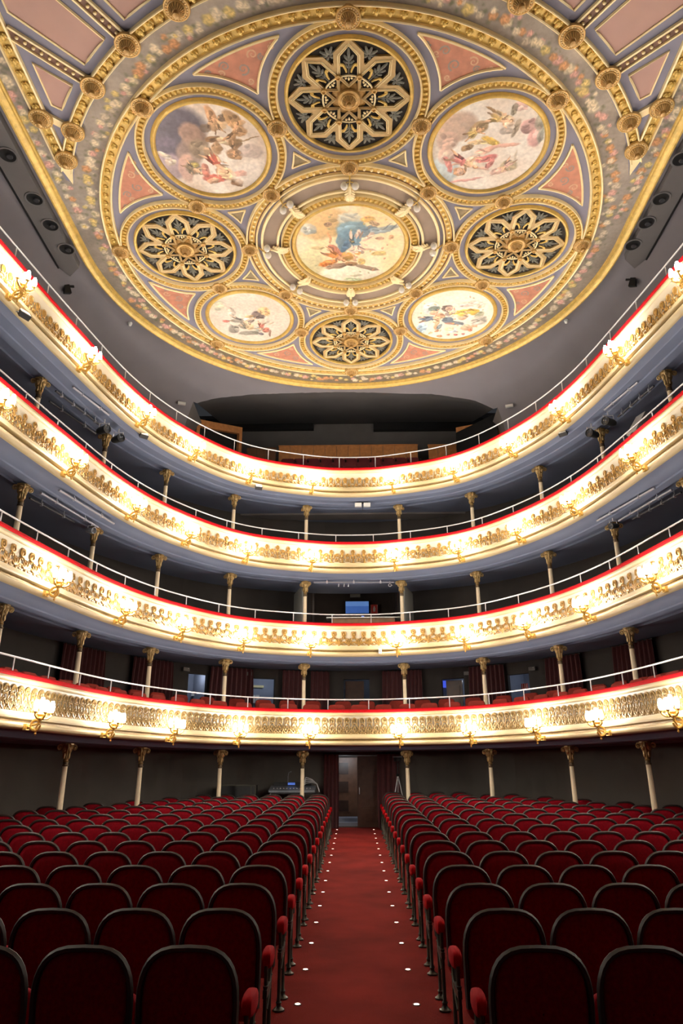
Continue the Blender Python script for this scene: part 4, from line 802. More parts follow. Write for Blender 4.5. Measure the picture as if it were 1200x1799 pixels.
# ================================================================ STALLS SEATS
def sbox(mb, c, r, e=.45, nu=14, nv=7, M=None):       # rounded block (superellipsoid)
    v = []; f = []; pw = lambda a: math.copysign(abs(a) ** e, a)
    for j in range(nv + 1):
        t = -PI / 2 + PI * j / nv
        for i in range(nu):
            a = 2 * PI * i / nu; v.append((c[0] + r[0] * pw(math.cos(t)) * pw(math.cos(a)), c[1] + r[1] * pw(math.cos(t)) * pw(math.sin(a)), c[2] + r[2] * pw(math.sin(t))))
    for j in range(nv):
        for i in range(nu): f.append((j * nu + i, j * nu + (i + 1) % nu, (j + 1) * nu + (i + 1) % nu, (j + 1) * nu + i))
    mb.add(v, f, M); return mb
def outline(w, zt, zb_, n=17):
    P = [(-w * .965, zb_)]
    for i in range(n):
        a = PI - PI * i / (n - 1); c, s_ = math.cos(a), math.sin(a); P.append((w * math.copysign(abs(c) ** .62, c), zt - .27 + .27 * abs(s_) ** .8))
    P.append((w * .965, zb_)); return P
lean = lambda z: -(z - .42) * .13
a = MB(); a.tube([(x, lean(z), z) for x, z in outline(.272, .955, .36)], .019, 6, False, None, 1.35); FRM = a.mesh('back_frame', SEATWOOD)
a = MB(); O = outline(.256, .942, .36); v = []; f = []; n = len(O); cx_, cz_ = 0, .64; LV = [(1., 0.), (.94, -.018), (.8, -.03), (.5, -.038), (.02, -.04)]
for sgn in (1, -1):
    b0 = len(v)
    for k, bl in LV:
        for x, z in O: xx, zz = x * k, cz_ + (z - cz_) * k; v.append((xx, lean(zz) + sgn * bl, zz))
    for j in range(len(LV) - 1):
        for i in range(n):
            p, q = b0 + j * n + i, b0 + j * n + (i + 1) % n; f.append((p, q, q + n, p + n))
a.add(v, f); BCK = a.mesh('backrest', VELVSEAT)
a = MB(); M = Matrix.Translation((0, .1, .5)) @ Matrix.Rotation(R(-10), 4, 'X'); sbox(a, (0, .1, -.02), (.264, .06, .23), .4, 18, 8, M); SEA = a.mesh('folded_seat', VELVSEAT)
a = MB(); sbox(a, (0, .33, .595), (.042, .15, .06), .6, 12, 7); ARM = a.mesh('armrest', VELVARM)
a = MB(); a.tube([(0, .45, .57), (0, .475, .5), (0, .43, .43), (0, .37, .38), (0, .33, .32), (0, .28, .28)], [.014, .016, .018, .018, .015, .012], 6, False, None, 1.); a.box((0, .3, .40), (.03, .3, .05)); a.tube([(0, .2, .57), (0, .2, .42)], .014, 6); SUP = a.mesh('arm_support', IRON)
a = MB(); a.lathe([(.05, 0), (.05, .012), (.034, .02), (.022, .035), (.02, .05), (.026, .06), (.015, .075), (.014, .42), (.02, .44), (.001, .44)], 9); LEG = a.mesh('leg', IRON)
NROW = 17; NSEAT = 0; _xs = np.array([at(-14 + .1 * i, WD)[:2] for i in range(281)])
def wall_half(y):
    R_ = _xs[(_xs[:, 0] > 0)]; i = np.argmin(abs(R_[:, 1] - y)); return R_[i, 0] if y < 21.3 else 1.8
for i in range(NROW):
    y = 4.68 + i
    for sg in (-1, 1):
        if sg < 0 and i == 16: continue
        for k in range(14):
            x = -(.945 + .594 * k) if sg < 0 else 1.02 + .597 * k
            if abs(x) > wall_half(y) - .62: break
            z = floor_z(y); u, vv = proj(x - sg * .27, y, z + .85)
            if not (-12 < u < 1212): break
            yaw_ = random.gauss(0, .012)
            e = root('theatre_seat', 'red velvet stalls seat with dark frame, %s row from front, %s %s of aisle' % (ORD[i], ORD[k], side(sg)), 'seat', (x, y, z), (0, 0, yaw_), 'stalls seats'); NSEAT += 1
            link('backrest', BCK, e); link('back_frame', FRM, e); link('folded_seat', SEA, e, (0, 0, random.gauss(0, .004)))
            ax = -sg * .3; q = link('armrest', ARM, e, (ax, 0, 0), (0, 0, 0), (1 if k == 0 else .6, 1, 1)); link('arm_support', SUP, q)
            for ly in (.18, .48): link('leg', LEG, e, (ax, ly, RAKE * ly))
print('stalls seats', NSEAT)
# aisle floor lights
FLG = mat('floor_light_lens', (255, 206, 184), .4, 0, 0., emit=9.)
a = MB(); a.lathe([(.001, .006), (.02, .006), (.024, 0)], 16); LNS = a.mesh('lens', FLG)
a = MB(); a.lathe([(.024, 0), (.025, .006), (.031, .006), (.034, 0)], 16); RIM = a.mesh('rim', IRON)
for i in range(-1, 15):
    for sg in (-1, 1):
        y = 7.005 + i; e = root('floor_light', 'small glowing floor light in the carpet, %s side of aisle beside row %s' % (side(sg), ORD[i + 2 if i + 2 < 17 else 16]), 'light', (sg * .497, y, floor_z(y) + .002), (R(1.84), 0, 0), 'aisle floor lights')
        link('lens', LNS, e); link('rim', RIM, e)
# ================================================================ FIRST-TIER BOX SEATS
a = MB(); sbox(a, (0, 0, .78), (.235, .045, .21), .4, 14, 7); BB = a.mesh('backrest', BOXSEAT)
a = MB(); sbox(a, (0, -.15, .47), (.22, .14, .05), .4, 14, 6); BS = a.mesh('seat', BOXSEAT)
a = MB(); a.tube([(0, .02, .6), (0, .03, 0)], .016, 6); BLG = a.mesh('leg', SEATWOOD)
for row, (d, dz, sp) in enumerate(((.17, .10, .53), (-.62, .27, .55))):
    for k in range(-20, 21):
        s = (k + .3 * row + .22) * sp * (1.08); u, _v = proj(*at(s, d)[:2], ZLOW[0] + 1.2)
        if not (-15 < u < 1215): continue
        x, y, rz = at(s, d); nm = abs(k) if k < 0 else k
        e = root('box_seat', 'low red-brown seat, %s row of lowest balcony, %s %s of centre' % (('front', 'second')[row], ORD[min(19, (-k - 1) if k < 0 else k)], 'left' if k < 0 else 'right'), 'seat', (x, y, ZLOW[0] + dz), (0, 0, rz + random.gauss(0, .03)), 'lowest balcony seats')
        link('backrest', BB, e); link('seat', BS, e)
        for lx in (-.2, .2):
            link('leg', BLG, e, (lx, 0, 0)); link('leg', BLG, e, (lx, -.25, 0), (0, 0, 0), (1, 1, .72))
mb = MB(); o = sweep([(-.32, ZLOW[0] + .1), (-.32, ZLOW[0] + .27), (WD + .02, ZLOW[0] + .27)], 'seating_riser', DWALL, None); tag(o, 'dark raised step under the second row of lowest balcony seats', 'step', kind='structure')
# ================================================================ STALLS DOORWAY
sa, sb_, zt = ST_OPEN[0]; fzd = floor_z(21.55)
e = corridor((sa, sb_, zt), fzd, 0, 'lit vestibule beyond the stalls doorway', 0, mat('vestibule_plaster', (96, 88, 82), .8), 2.0)
lamp_point('vestibule_lamp', (-.3, 24.0 - 1.9, zt - .06), 22., None, .06, (.86, .92, 1)).name = 'vestibule_lamp'
MARB = mat('grey_marble', (150, 156, 170), .4, 0, .1, 3)
for k in range(2):
    mb = MB(); mb.box((.05, 22.25 + .35 * k, fzd + .06 + .1 * k), (2.3, .9, .12)); tag(link('marble_step', mb.mesh('marble_step', MARB, False)), ('lower' if k == 0 else 'upper') + ' pale grey step beyond the stalls doorway', 'step', 'vestibule steps')
def panel_door(name, label, p0, p1, z0, z1, m, handle=1):
    p0, p1 = Vector(p0), Vector(p1); wd = (p1 - p0).length; rz = math.atan2(p1.y - p0.y, p1.x - p0.x); h = z1 - z0
    e = root(name, label, 'door', (*((p0 + p1) / 2), z0), (0, 0, rz)); mb = MB(); mb.box((0, 0, h / 2), (wd, .05, h)); link('door_leaf', mb.mesh('door_leaf', m, False), e)
    for za, zb_ in ((.05, .3), (.36, .62), (.67, .95)):
        for sx in ((-.24, .24) if wd > .7 else (0,)):
            mb = MB(); mb.box((sx * wd, -.03, h * (za + zb_) / 2), (wd * (.38 if wd > .7 else .7), .025, h * (zb_ - za) * .92)); o = link('door_panel', mb.mesh('door_panel', m, False), e)
            mb = MB(); mb.box((sx * wd, -.05, h * (za + zb_) / 2), (wd * (.28 if wd > .7 else .5), .02, h * (zb_ - za) * .72)); link('raised_field', mb.mesh('raised_field', DWOOD, False), o)
    mb = MB(); mb.tube([(handle * wd * .4, -.02, h * .46), (handle * wd * .4, -.07, h * .46), (handle * wd * .4, -.07, h * .55), (handle * wd * .4, -.02, h * .55)], .012, 6); link('handle', mb.mesh('handle', STEEL), e); return e
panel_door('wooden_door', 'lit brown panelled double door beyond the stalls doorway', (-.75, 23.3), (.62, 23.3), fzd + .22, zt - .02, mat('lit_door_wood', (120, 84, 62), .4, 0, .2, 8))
p = [ony(628, 1400, 21.62), ony(664, 1400, 21.62)]
panel_door('wooden_door', 'dark closed door leaf right of the bright gap in the stalls doorway', (p[0].x, 21.62), (p[1].x, 21.62), fzd + .01, zt - .02, DWOOD, -1)
for (u0, u1, lb) in ((569, 595, 'dark wine curtain left of the stalls doorway gap'), (664, 702, 'dark wine curtain right of the stalls doorway')):
    q0, q1 = ony(u0, 1400, 21.42), ony(u1, 1400, 21.42); drape('curtain', lb, (q0.x + q1.x) / 2, 21.42, 0, fzd, ZCOL[0] - .03, q1.x - q0.x, 4, None, .035)
# ================================================================ SOUND DESK, CASE, TRIPOD
yd = 20.75; t0 = ony(478, 1392, yd); t1 = ony(556, 1392, yd); zd = t0.z; wd = t1.x - t0.x; xm = (t0.x + t1.x) / 2; fz = floor_z(yd)
e = root('desk_table', 'dark table under the mixing console behind the stalls seats', 'table', (xm, yd, fz)); mb = MB(); mb.box((0, 0, zd - fz - .02), (wd, .62, .035)); link('table_top', mb.mesh('table_top', BLACK, False), e)
for sx in (-1, 1):
    for sy in (-1, 1): mb = MB(); mb.tube([(sx * wd * .46, sy * .27, 0), (sx * wd * .46, sy * .27, zd - fz - .03)], .02, 6); link('leg', mb.mesh('leg', BLACK), e)
CONS = mat('console_grey', (120, 124, 130), .4, .3, .1, 20); SCR = mat('console_screen', (90, 130, 230), .3, emit=.4); CAB = mat('white_cable', (190, 190, 190), .5)
e = root('mixing_console', 'grey mixing console with small blue display, left of the aisle', 'console', (xm - .05, yd, zd))
mb = MB(); mb.add([(-.62, -.28, 0), (.62, -.28, 0), (.62, .28, 0), (-.62, .28, 0), (-.62, -.28, .05), (.62, -.28, .05), (.62, .28, .17), (-.62, .28, .17)], [(3, 2, 1, 0), (4, 5, 6, 7), (0, 1, 5, 4), (1, 2, 6, 5), (2, 3, 7, 6), (3, 0, 4, 7)]); link('console_body', mb.mesh('console_body', CONS, False), e)
mb = MB(); mb.box((-.02, .26, .21), (1.05, .06, .09)); link('meter_bridge', mb.mesh('meter_bridge', BLACK, False), e)
mb = MB(); mb.box((-.05, .225, .215), (.2, .01, .06)); link('display', mb.mesh('display', SCR, False), e)
for i in range(12): mb = MB(); mb.box((-.5 + .09 * i, -.1, .1), (.02, .04, .02)); link('fader', mb.mesh('fader', WHITEP, False), e)
mb = MB(); mb.tube([(-.15, .25, .25), (-.15, .25, .4), (-.13, .22, .5), (-.08, .2, .53)], .008, 6); mb.ell((-.07, .2, .53), (.02, .015, .015), 6, 4); link('gooseneck_lamp', mb.mesh('gooseneck_lamp', CONS), e)
e = root('cable_bundle', 'tangle of white cables on the right end of the mixing console', 'cable', (xm + wd * .36, yd, zd + .16))
for i in range(4):
    mb = MB(); q = .05 * i; mb.tube([(-.2, .1 - q, 0), (-.12, .1 - q, .07 + q), (.05, .05 - q, .09 + .5 * q), (.18, 0, .05), (.24, -.05, -.1), (.25, -.08, -.15)], .012, 6); link('cable', mb.mesh('cable', CAB), e)
mb = MB(); q = ony(480, 1390, yd); mb.tube([(q.x - .1, yd - .2, zd - .1), (q.x, yd - .2, zd + .03), (q.x + .2, yd - .1, zd + .07), (q.x + .3, yd, zd + .06)], .012, 6); tag(link('cable', mb.mesh('cable', CAB)), 'white cable looping off the left end of the mixing console', 'cable')
yc = 20.25; q0, q1 = ony(390, 1379, yc), ony(451, 1379, yc); fz = floor_z(yc)
e = root('flight_case', 'black equipment case beside the column left of the mixing console', 'case', ((q0.x + q1.x) / 2, yc, fz)); h = q0.z - fz; wd = q1.x - q0.x
mb = MB(); mb.box((0, 0, h / 2), (wd, .45, h)); link('case_body', mb.mesh('case_body', BLACK, False), e)
for sx in (-1, .75, 1): mb = MB(); mb.box((sx * wd / 2, -.23, h / 2), (.025, .02, h)); link('edge_strip', mb.mesh('edge_strip', IRON, False), e)
for zz in (0.02, 1): mb = MB(); mb.box((0, -.23, h * zz - .01), (wd, .02, .03)); link('edge_strip', mb.mesh('edge_strip', IRON, False), e)
yt = 20.95; q = ony(699, 1362, yt); fz = floor_z(yt); tp = ony(699, 1331, yt)
e = root('camera_tripod', 'camera on a tripod right of the stalls doorway', 'tripod', (q.x, yt, fz)); h1 = q.z - fz; h2 = tp.z - fz
for k in range(3): an = R(90 + 120 * k); mb = MB(); mb.tube([(0, 0, h1), (.33 * math.cos(an), .33 * math.sin(an), 0)], [.014, .01], 6); link('leg', mb.mesh('leg', STEEL), e)
mb = MB(); mb.tube([(0, 0, h1 - .1), (0, 0, h2 - .12)], .018, 6); mb.lathe([(.03, h1 - .03), (.05, h1), (.03, h1 + .04)], 10); link('centre_post', mb.mesh('centre_post', BLACK), e)
mb = MB(); mb.box((0, 0, h2 - .05), (.2, .12, .1)); mb.lathe([(.04, 0), (.045, .12), (.001, .12)], 12, Matrix.Translation((.0, -.06, h2 - .05)) @ Matrix.Rotation(R(90), 4, 'X')); link('camera_body', mb.mesh('camera_body', BLACK, False), e)
mb = MB(); mb.box((0, -.02, h2 + .02), (.26, .03, .03)); link('handle', mb.mesh('handle', CONS, False), e)
# ================================================================ SECOND-TIER CONTROL BOOTH
op = T2_OPEN[0]; e = corridor((op[0], op[1], op[2]), ZLOW[1] + .1, 0, 'dim control booth behind the second balcony centre', 0, mat('booth_wall', (62, 52, 46), .85, 0, .15, 2), 1.6)
lamp_point('booth_lamp', (-.9, 22.3, ZCOL[2] - .25), 3.0, None, .08, (1, .85, .7))
yb = 23.05
def rect_at(name, label, cat, u0, u1, v0, v1, y, m, th=.03, par=None):
    a_, b_ = ony(u0, v0, y), ony(u1, v1, y); mb = MB(); mb.box((0, 0, 0), (b_.x - a_.x, th, a_.z - b_.z)); o = link(name, mb.mesh(name, m, False), par, ((a_.x + b_.x) / 2, y, (a_.z + b_.z) / 2))
    if label: tag(o, label, cat)
    return o
e = root('projection_screen', 'blue glowing screen in the control booth', 'screen', ony(627.5, 1067, yb)); q0, q1 = ony(607, 1057, yb), ony(648, 1077.5, yb); W_, H_ = q1.x - q0.x, q0.z - q1.z
mb = MB(); mb.box((0, .03, 0), (W_ + .05, .05, H_ + .05)); link('screen_frame', mb.mesh('screen_frame', BLACK, False), e)
mb = MB(); mb.box((0, 0, -H_ * .2), (W_, .01, H_ * .6)); link('screen_picture', mb.mesh('screen_picture', mat('screen_blue', (72, 112, 190), .5, emit=.55), False), e)
mb = MB(); mb.box((0, 0, H_ * .3), (W_, .01, H_ * .4)); link('screen_picture', mb.mesh('screen_picture', mat('screen_light_blue', (104, 146, 214), .5, emit=.55), False), e)
rect_at('emergency_light', 'pale emergency light box above the booth screen', 'light', 615, 633, 1044, 1049, yb, mat('dim_white', (150, 146, 138), .5), .06)
e = root('fire_sign', 'red extinguisher sign right of the booth screen', 'sign', ony(657.5, 1070, yb)); q0, q1 = ony(651, 1062, yb), ony(664, 1077, yb); W_, H_ = q1.x - q0.x, q0.z - q1.z
mb = MB(); mb.box((0, 0, 0), (W_, .02, H_)); link('sign_panel', mb.mesh('sign_panel', mat('booth_sign_red', (150, 40, 32), .5, emit=.12), False), e)
mb = MB(); mb.lathe([(.001, -H_ * .3), (W_ * .14, -H_ * .3), (W_ * .16, H_ * .1), (W_ * .08, H_ * .2), (W_ * .06, H_ * .34), (.001, H_ * .34)], 10, Matrix.Translation((0, -.012, 0)) @ Matrix.Scale(.1, 4, (0, 1, 0))); link('extinguisher_symbol', mb.mesh('extinguisher_symbol', WHITEP), e)
for W2 in (-1, 1): mb = MB(); mb.box((W2 * W_ * .46, -.012, 0), (W_ * .05, .006, H_)); link('sign_edge', mb.mesh('sign_edge', WHITEP, False), e)
yk = 20.45; q0, q1 = ony(574, 1088, yk), ony(702, 1088, yk)
e = root('control_desk', 'long pale desk top at the front of the control booth', 'desk', ((q0.x + q1.x) / 2, yk, ZLOW[1] + .1)); h = q0.z - ZLOW[1] - .1; wd = q1.x - q0.x
mb = MB(); mb.box((0, 0, h), (wd, .5, .03)); link('desk_top', mb.mesh('desk_top', mat('desk_white', (205, 205, 200), .4), False), e)
mb = MB(); mb.box((0, -.2, h - .09), (wd * .86, .03, .14)); link('wooden_apron', mb.mesh('wooden_apron', mat('apron_wood', (112, 84, 58), .5, 0, .2, 9), False), e)
for sx in (-1, 1): mb = MB(); mb.box((sx * wd * .42, .1, h / 2), (.05, .4, h)); link('desk_leg', mb.mesh('desk_leg', BLACK, False), e)
q = ony(637.5, 1085.5, yk); e = root('small_monitor', 'tiny blue lit monitor on the booth desk', 'monitor', (q.x, yk + .1, ZLOW[1] + .1 + h + .015)); mb = MB(); mb.box((0, .0, .06), (.1, .02, .09)); link('bezel', mb.mesh('bezel', BLACK, False), e); mb = MB(); mb.box((0, -.012, .06), (.08, .004, .07)); link('display', mb.mesh('display', SCR, False), e); mb = MB(); mb.box((0, .01, .01), (.06, .06, .02)); link('stand', mb.mesh('stand', BLACK, False), e)
PARTN = mat('booth_partition', (122, 122, 116), .7, 0, .08, 3)
for sg in (-1, 1):
    s = sg * (COLS[0] + .02); x0, y0, _ = at(s, -.12); x1, y1, _ = at(s, WD); e = root('booth_partition', 'grey curved partition wall on the %s of the control booth' % side(sg), 'partition', ((x0 + x1) / 2, (y0 + y1) / 2, ZLOW[1] + .1), (0, 0, math.atan2(y1 - y0, x1 - x0))); L = math.hypot(x1 - x0, y1 - y0)
    P = [(-L / 2, 0), (L / 2, 0), (L / 2, 2.1), (-L / 2 + .35, 2.1)] + [(-L / 2 + .35 - .35 * math.sin(q * PI / 16), 1.3 + .8 * math.cos(q * PI / 16)) for q in range(1, 9)]
    mb = MB(); mb.prism(P, -.03, .03, Matrix.Rotation(PI / 2, 4, 'X')); link('partition_panel', mb.mesh('partition_panel', PARTN, False), e); mb = MB(); mb.box((0, 0, .04), (L, .1, .08)); link('partition_foot', mb.mesh('partition_foot', BLACK, False), e)
# ================================================================ STAGE LIGHTING BARS, SPOTS, FLOODS
PIPE = mat('grey_pipe', (150, 150, 158), .4, .5, .1, 10); DPIPE = mat('dark_pipe', (62, 62, 66), .5, .4, .1, 10); CLAMP = mat('clamp_alu', (200, 200, 204), .35, .7)
def light_bar(label, a_, b_, z, m=PIPE, r=.024, clamps=2, hang=.12):
    p, q = onz(*a_, z), onz(*b_, z); mid = (p + q) / 2; e = root('lighting_bar', label, 'bar', mid); mb = MB(); mb.tube([p - mid, q - mid], r, 8); link('pipe', mb.mesh('pipe', m), e)
    for i in range(clamps):
        t = (i + .5) / clamps; c = p + (q - p) * t - mid; mb = MB(); mb.tube([c, c + Vector((0, 0, hang))], .01, 5); mb.box(c, (.05, .05, .06)); link('hanger_clamp', mb.mesh('hanger_clamp', CLAMP), e)
    return e
def spot(label, uv, z, aim=(0, -1, -.5), sc=1., m=BLACK, name='spotlight'):
    p = onz(*uv, z); e = root(name, label, 'spotlight', p); d = Vector(aim).normalized(); M = d.to_track_quat('Z', 'Y').to_matrix().to_4x4() @ Matrix.Scale(sc, 4)
    mb = MB(); mb.lathe([(.001, -.2), (.06, -.19), (.085, -.1), (.085, .05), (.1, .1), (.1, .14), (.085, .14)], 14, M); link('lamp_body', mb.mesh('lamp_body', m), e)
    mb = MB(); mb.lathe([(.001, .1), (.05, .115), (.085, .12)], 14, M); link('lens', mb.mesh('lens', mat('spot_lens', (40, 44, 52), .08, .2)), e)
    mb = MB(); mb.tube([(-.11 * sc, 0, 0), (-.11 * sc, 0, .16 * sc), (.11 * sc, 0, .16 * sc), (.11 * sc, 0, 0)], .012 * sc, 5); mb.tube([(0, 0, .16 * sc), (0, 0, .26 * sc)], .016 * sc, 6); link('yoke', mb.mesh('yoke', CLAMP), e); return e
Z3, Z2 = ZCOL[3], ZCOL[2]
light_bar('front lighting pipe under the topmost balcony, far left', (128, 680), (191, 729), Z3 - .0, hang=.08); light_bar('middle lighting pipe with clamps under the topmost balcony, far left', (98, 687), (176, 747), Z3 - .1, DPIPE, clamps=4); light_bar('rear dark lighting pipe under the topmost balcony, far left', (87, 705), (168, 762), Z3 - .12, DPIPE)
light_bar('front lighting pipe under the topmost balcony, far right', (1121, 671), (1062, 720), Z3, hang=.08); light_bar('middle lighting pipe with clamps under the topmost balcony, far right', (1149, 678), (1086, 732), Z3 - .1, DPIPE, clamps=4)
light_bar('front lighting pipe under the third balcony, far left', (104, 861), (200, 920), Z2, hang=.08); light_bar('middle lighting pipe under the third balcony, far left', (72, 866), (172, 926), Z2 - .08, PIPE); light_bar('rear dark lighting pipe under the third balcony, far left', (52, 875), (130, 917), Z2 - .12, DPIPE)
light_bar('front lighting pipe under the third balcony, far right', (1150, 857), (1049, 915), Z2, hang=.08); light_bar('middle lighting pipe under the third balcony, far right', (1180, 860), (1087, 915), Z2 - .08, PIPE); light_bar('rear dark lighting pipe under the third balcony, far right', (1197, 865), (1112, 912), Z2 - .12, DPIPE, clamps=4)
light_bar('grey pipe across the front of the control booth ceiling', (551, 1023), (692, 1023), Z2 - .06, PIPE, .02, 3, .07)
q = onz(685, 1028, Z2 - .1); e = root('hook_clamp', 'white ring clamp hanging from the booth pipe on the right', 'clamp', q); mb = MB(); mb.tube([(.04 * math.cos(k * PI / 8), 0, .04 * math.sin(k * PI / 8)) for k in range(16)], .012, 6, True); link('clamp_ring', mb.mesh('clamp_ring', CLAMP), e); mb = MB(); mb.tube([(0, 0, .04), (0, 0, .12)], .01, 6); mb.tube([(.04, 0, 0), (.07, 0, -.01)], .012, 6); link('clamp_stem', mb.mesh('clamp_stem', CLAMP), e)
for i, u in enumerate((595, 604.5, 612)):
    q = onz(u, 1029, Z2 - .1); e = root('pipe_clamp', '%s of three small white clamps on the booth pipe' % ('leftmost', 'middle', 'rightmost')[i], 'clamp', q, (0, R(8), 0)); mb = MB(); mb.box((0, 0, .02), (.03, .03, .07)); link('clamp_body', mb.mesh('clamp_body', CLAMP, False), e); mb = MB(); mb.lathe([(.012, -.03), (.018, -.02), (.012, -.01)], 8); link('clamp_knob', mb.mesh('clamp_knob', CLAMP), e)
spot('left of two black spotlights under the topmost balcony, left side', (182, 755), Z3 - .3, (.9, -.6, -.1)); spot('right of two black spotlights under the topmost balcony, left side', (207, 771), Z3 - .3, (.9, -.7, -.1))
spot('right of two black spotlights under the topmost balcony, right side', (1070, 741), Z3 - .3, (-.9, -.6, -.1)); spot('left of two black spotlights under the topmost balcony, right side', (1041, 762), Z3 - .3, (-.9, -.7, -.1))
spot('small spotlight among cables under the third balcony, left side', (160, 932), Z2 - .25, (.9, -.5, -.2), .7, CONS); spot('small spotlight among cables under the third balcony, right side', (1078, 924), Z2 - .25, (-.9, -.5, -.2), .7, BLACK)
p = onz(1122, 747, Z3 - .45); e = root('projector', 'white projector tilted on the third balcony, right side', 'projector', p, (0, R(-55), R(20))); mb = MB(); mb.box((0, 0, 0), (.62, .3, .16)); link('projector_body', mb.mesh('projector_body', WHITEP, False), e); mb = MB(); mb.lathe([(.06, 0), (.06, .06), (.001, .05)], 12, Matrix.Translation((-.31, 0, 0)) @ Matrix.Rotation(R(-90), 4, 'Y')); link('projector_lens', mb.mesh('projector_lens', BLACK), e); mb = MB(); mb.box((0, 0, -.085), (.5, .26, .02)); link('projector_vent', mb.mesh('projector_vent', CONS, False), e)
def flood(label, uv, z, rz, tilt=-40):
    p = onz(*uv, z); e = root('floodlight', label, 'floodlight', p, (R(tilt), 0, rz)); mb = MB(); mb.box((0, 0, 0), (.2, .1, .15), None, .85); link('flood_housing', mb.mesh('flood_housing', BLACK, False), e)
    mb = MB(); mb.box((0, -.055, 0), (.17, .015, .12)); link('flood_glass', mb.mesh('flood_glass', GLASSW, False), e); mb = MB(); mb.tube([(-.11, 0, 0), (-.11, .06, .1), (.11, .06, .1), (.11, 0, 0)], .01, 5); link('bracket', mb.mesh('bracket', CONS), e); return e
flood('small black floodlight clipped under the topmost balcony front, far left edge', (42, 553), ZLOW[3] - .02, R(60)); flood('small black floodlight under the topmost balcony front, left, above the spotlights', (252, 765), ZLOW[3] - .02, R(40)); flood('small black floodlight under the topmost balcony front, left of centre', (454, 856), ZLOW[3] - .03, R(20)); flood('small black floodlight under the topmost balcony front, right side', (990, 761), ZLOW[3] - .03, R(-40))
p = onz(637, 886, ZCOL[3] - .05); e = root('twin_emergency_lamp', 'pair of white emergency lamps under the topmost balcony centre', 'light', p)
for sx in (-1, 1): mb = MB(); mb.box((sx * .13, 0, -.02), (.2, .12, .1)); link('lamp_head', mb.mesh('lamp_head', WHITEP, False), e)
mb = MB(); mb.box((0, .02, .05), (.34, .06, .03)); mb.tube([(0, .03, .04), (0, .03, -.2)], .01, 5); link('mount', mb.mesh('mount', BLACK, False), e)
s = s_px(668, .86, CZ + 3.2); x, y, rz = at(s, .87); e = root('junction_box', 'small white junction box on the second balcony front right of centre', 'box', (x, y, z_px(s, .87, 1144)), (0, 0, rz)); mb = MB(); mb.box((0, 0, 0), (.08, .05, .13)); link('box_body', mb.mesh('box_body', WHITEP, False), e); mb = MB(); mb.box((0, -.03, 0), (.04, .01, .05)); link('box_cover', mb.mesh('box_cover', CONS, False), e)
# ================================================================ DOWNLIGHT STRIPS AND SMALL CEILING FITTINGS
STRIP = mat('strip_grey', (96, 93, 93), .8, 0, .06, 2)
for sg in (-1, 1):
    o = root('downlight_strip', 'grey dropped ceiling strip holding round downlights, %s side' % side(sg), 'ceiling strip', (sg * 6.34, 0, ZC - .16), kind='structure')
    P = [(-.25, 4.6), (.25, 4.6), (.25, 13.0), (.12, 13.3), (-.2, 13.0)]; P = [(sg * a_, b_) for a_, b_ in P]
    mb = MB(); mb.prism(P, 0, .15); link('strip_panel', mb.mesh('strip_panel', STRIP, False), o); mb = MB(); mb.box((sg * .27, 8.8, .03), (.03, 8.4, .1)); link('strip_edge', mb.mesh('strip_edge', BLACK, False), o)
PX = ([(18, 273), (65, 350), (93, 396), (121, 438)], [(1192, 280), (1157, 350), (1132, 392), (1108, 431)])
for sg, L in zip((-1, 1), PX):
    for k, uv in enumerate(L):
        p = onz(*uv, ZC - .17) + Vector((sg * .05, 0, 0)); e = root('recessed_downlight', 'round black recessed downlight, %s from rear on the %s ceiling strip' % (ORD[3 - k], side(sg)), 'downlight', p, group='recessed downlights')
        mb = MB(); mb.lathe([(.145, .0), (.185, -.005), (.19, .008)], 28); link('trim_ring', mb.mesh('trim_ring', STRIP), e)
        mb = MB(); mb.lathe([(.152, -.003), (.145, .0), (.001, .002)], 24); link('dark_throat', mb.mesh('dark_throat', BLACK), e); mb = MB(); mb.lathe([(.001, -.03), (.05, -.028), (.06, -.01), (.06, .0)], 14, Matrix.Translation((.03, .02, 0))); link('reflector', mb.mesh('reflector', DPIPE), e)
def on_cove(u, v):
    best = None
    for i in range(0, NS + 1, 1):
        for j in range(0, 41):
            p = cove_pt(SV[i], j / 40); q = proj(*p); d = (q[0] - u) ** 2 + (q[1] - v) ** 2
            if best is None or d < best[0]: best = (d, p)
    return Vector(best[1])
for (u, v_, sd) in ((228, 565, 'left'), (994, 563, 'right')):
    p = on_cove(u, v_); e = root('smoke_detector', 'small white round detector on the grey cove, %s side' % sd, 'detector', p); mb = MB(); mb.ell((0, 0, -.05), (.05, .05, .045), 10, 6); link('detector_dome', mb.mesh('detector_dome', WHITEP), e); mb = MB(); mb.lathe([(.06, .02), (.06, -.03), (.04, -.04)], 12); link('detector_base', mb.mesh('detector_base', WHITEP), e)
for (u, v_, sd, sg) in ((121, 500, 'left', 1), (1107, 490, 'right', -1)):
    p = on_cove(u, v_); e = root('wall_speaker', 'small black angular speaker on the grey cove, %s side' % sd, 'speaker', p, (R(20), R(15 * sg), R(-50 * sg))); mb = MB(); mb.box((0, -.06, -.06), (.13, .16, .22), None, .7); link('speaker_body', mb.mesh('speaker_body', BLACK, False), e); mb = MB(); mb.box((0, .06, 0), (.05, .1, .05)); link('bracket', mb.mesh('bracket', BLACK, False), e)
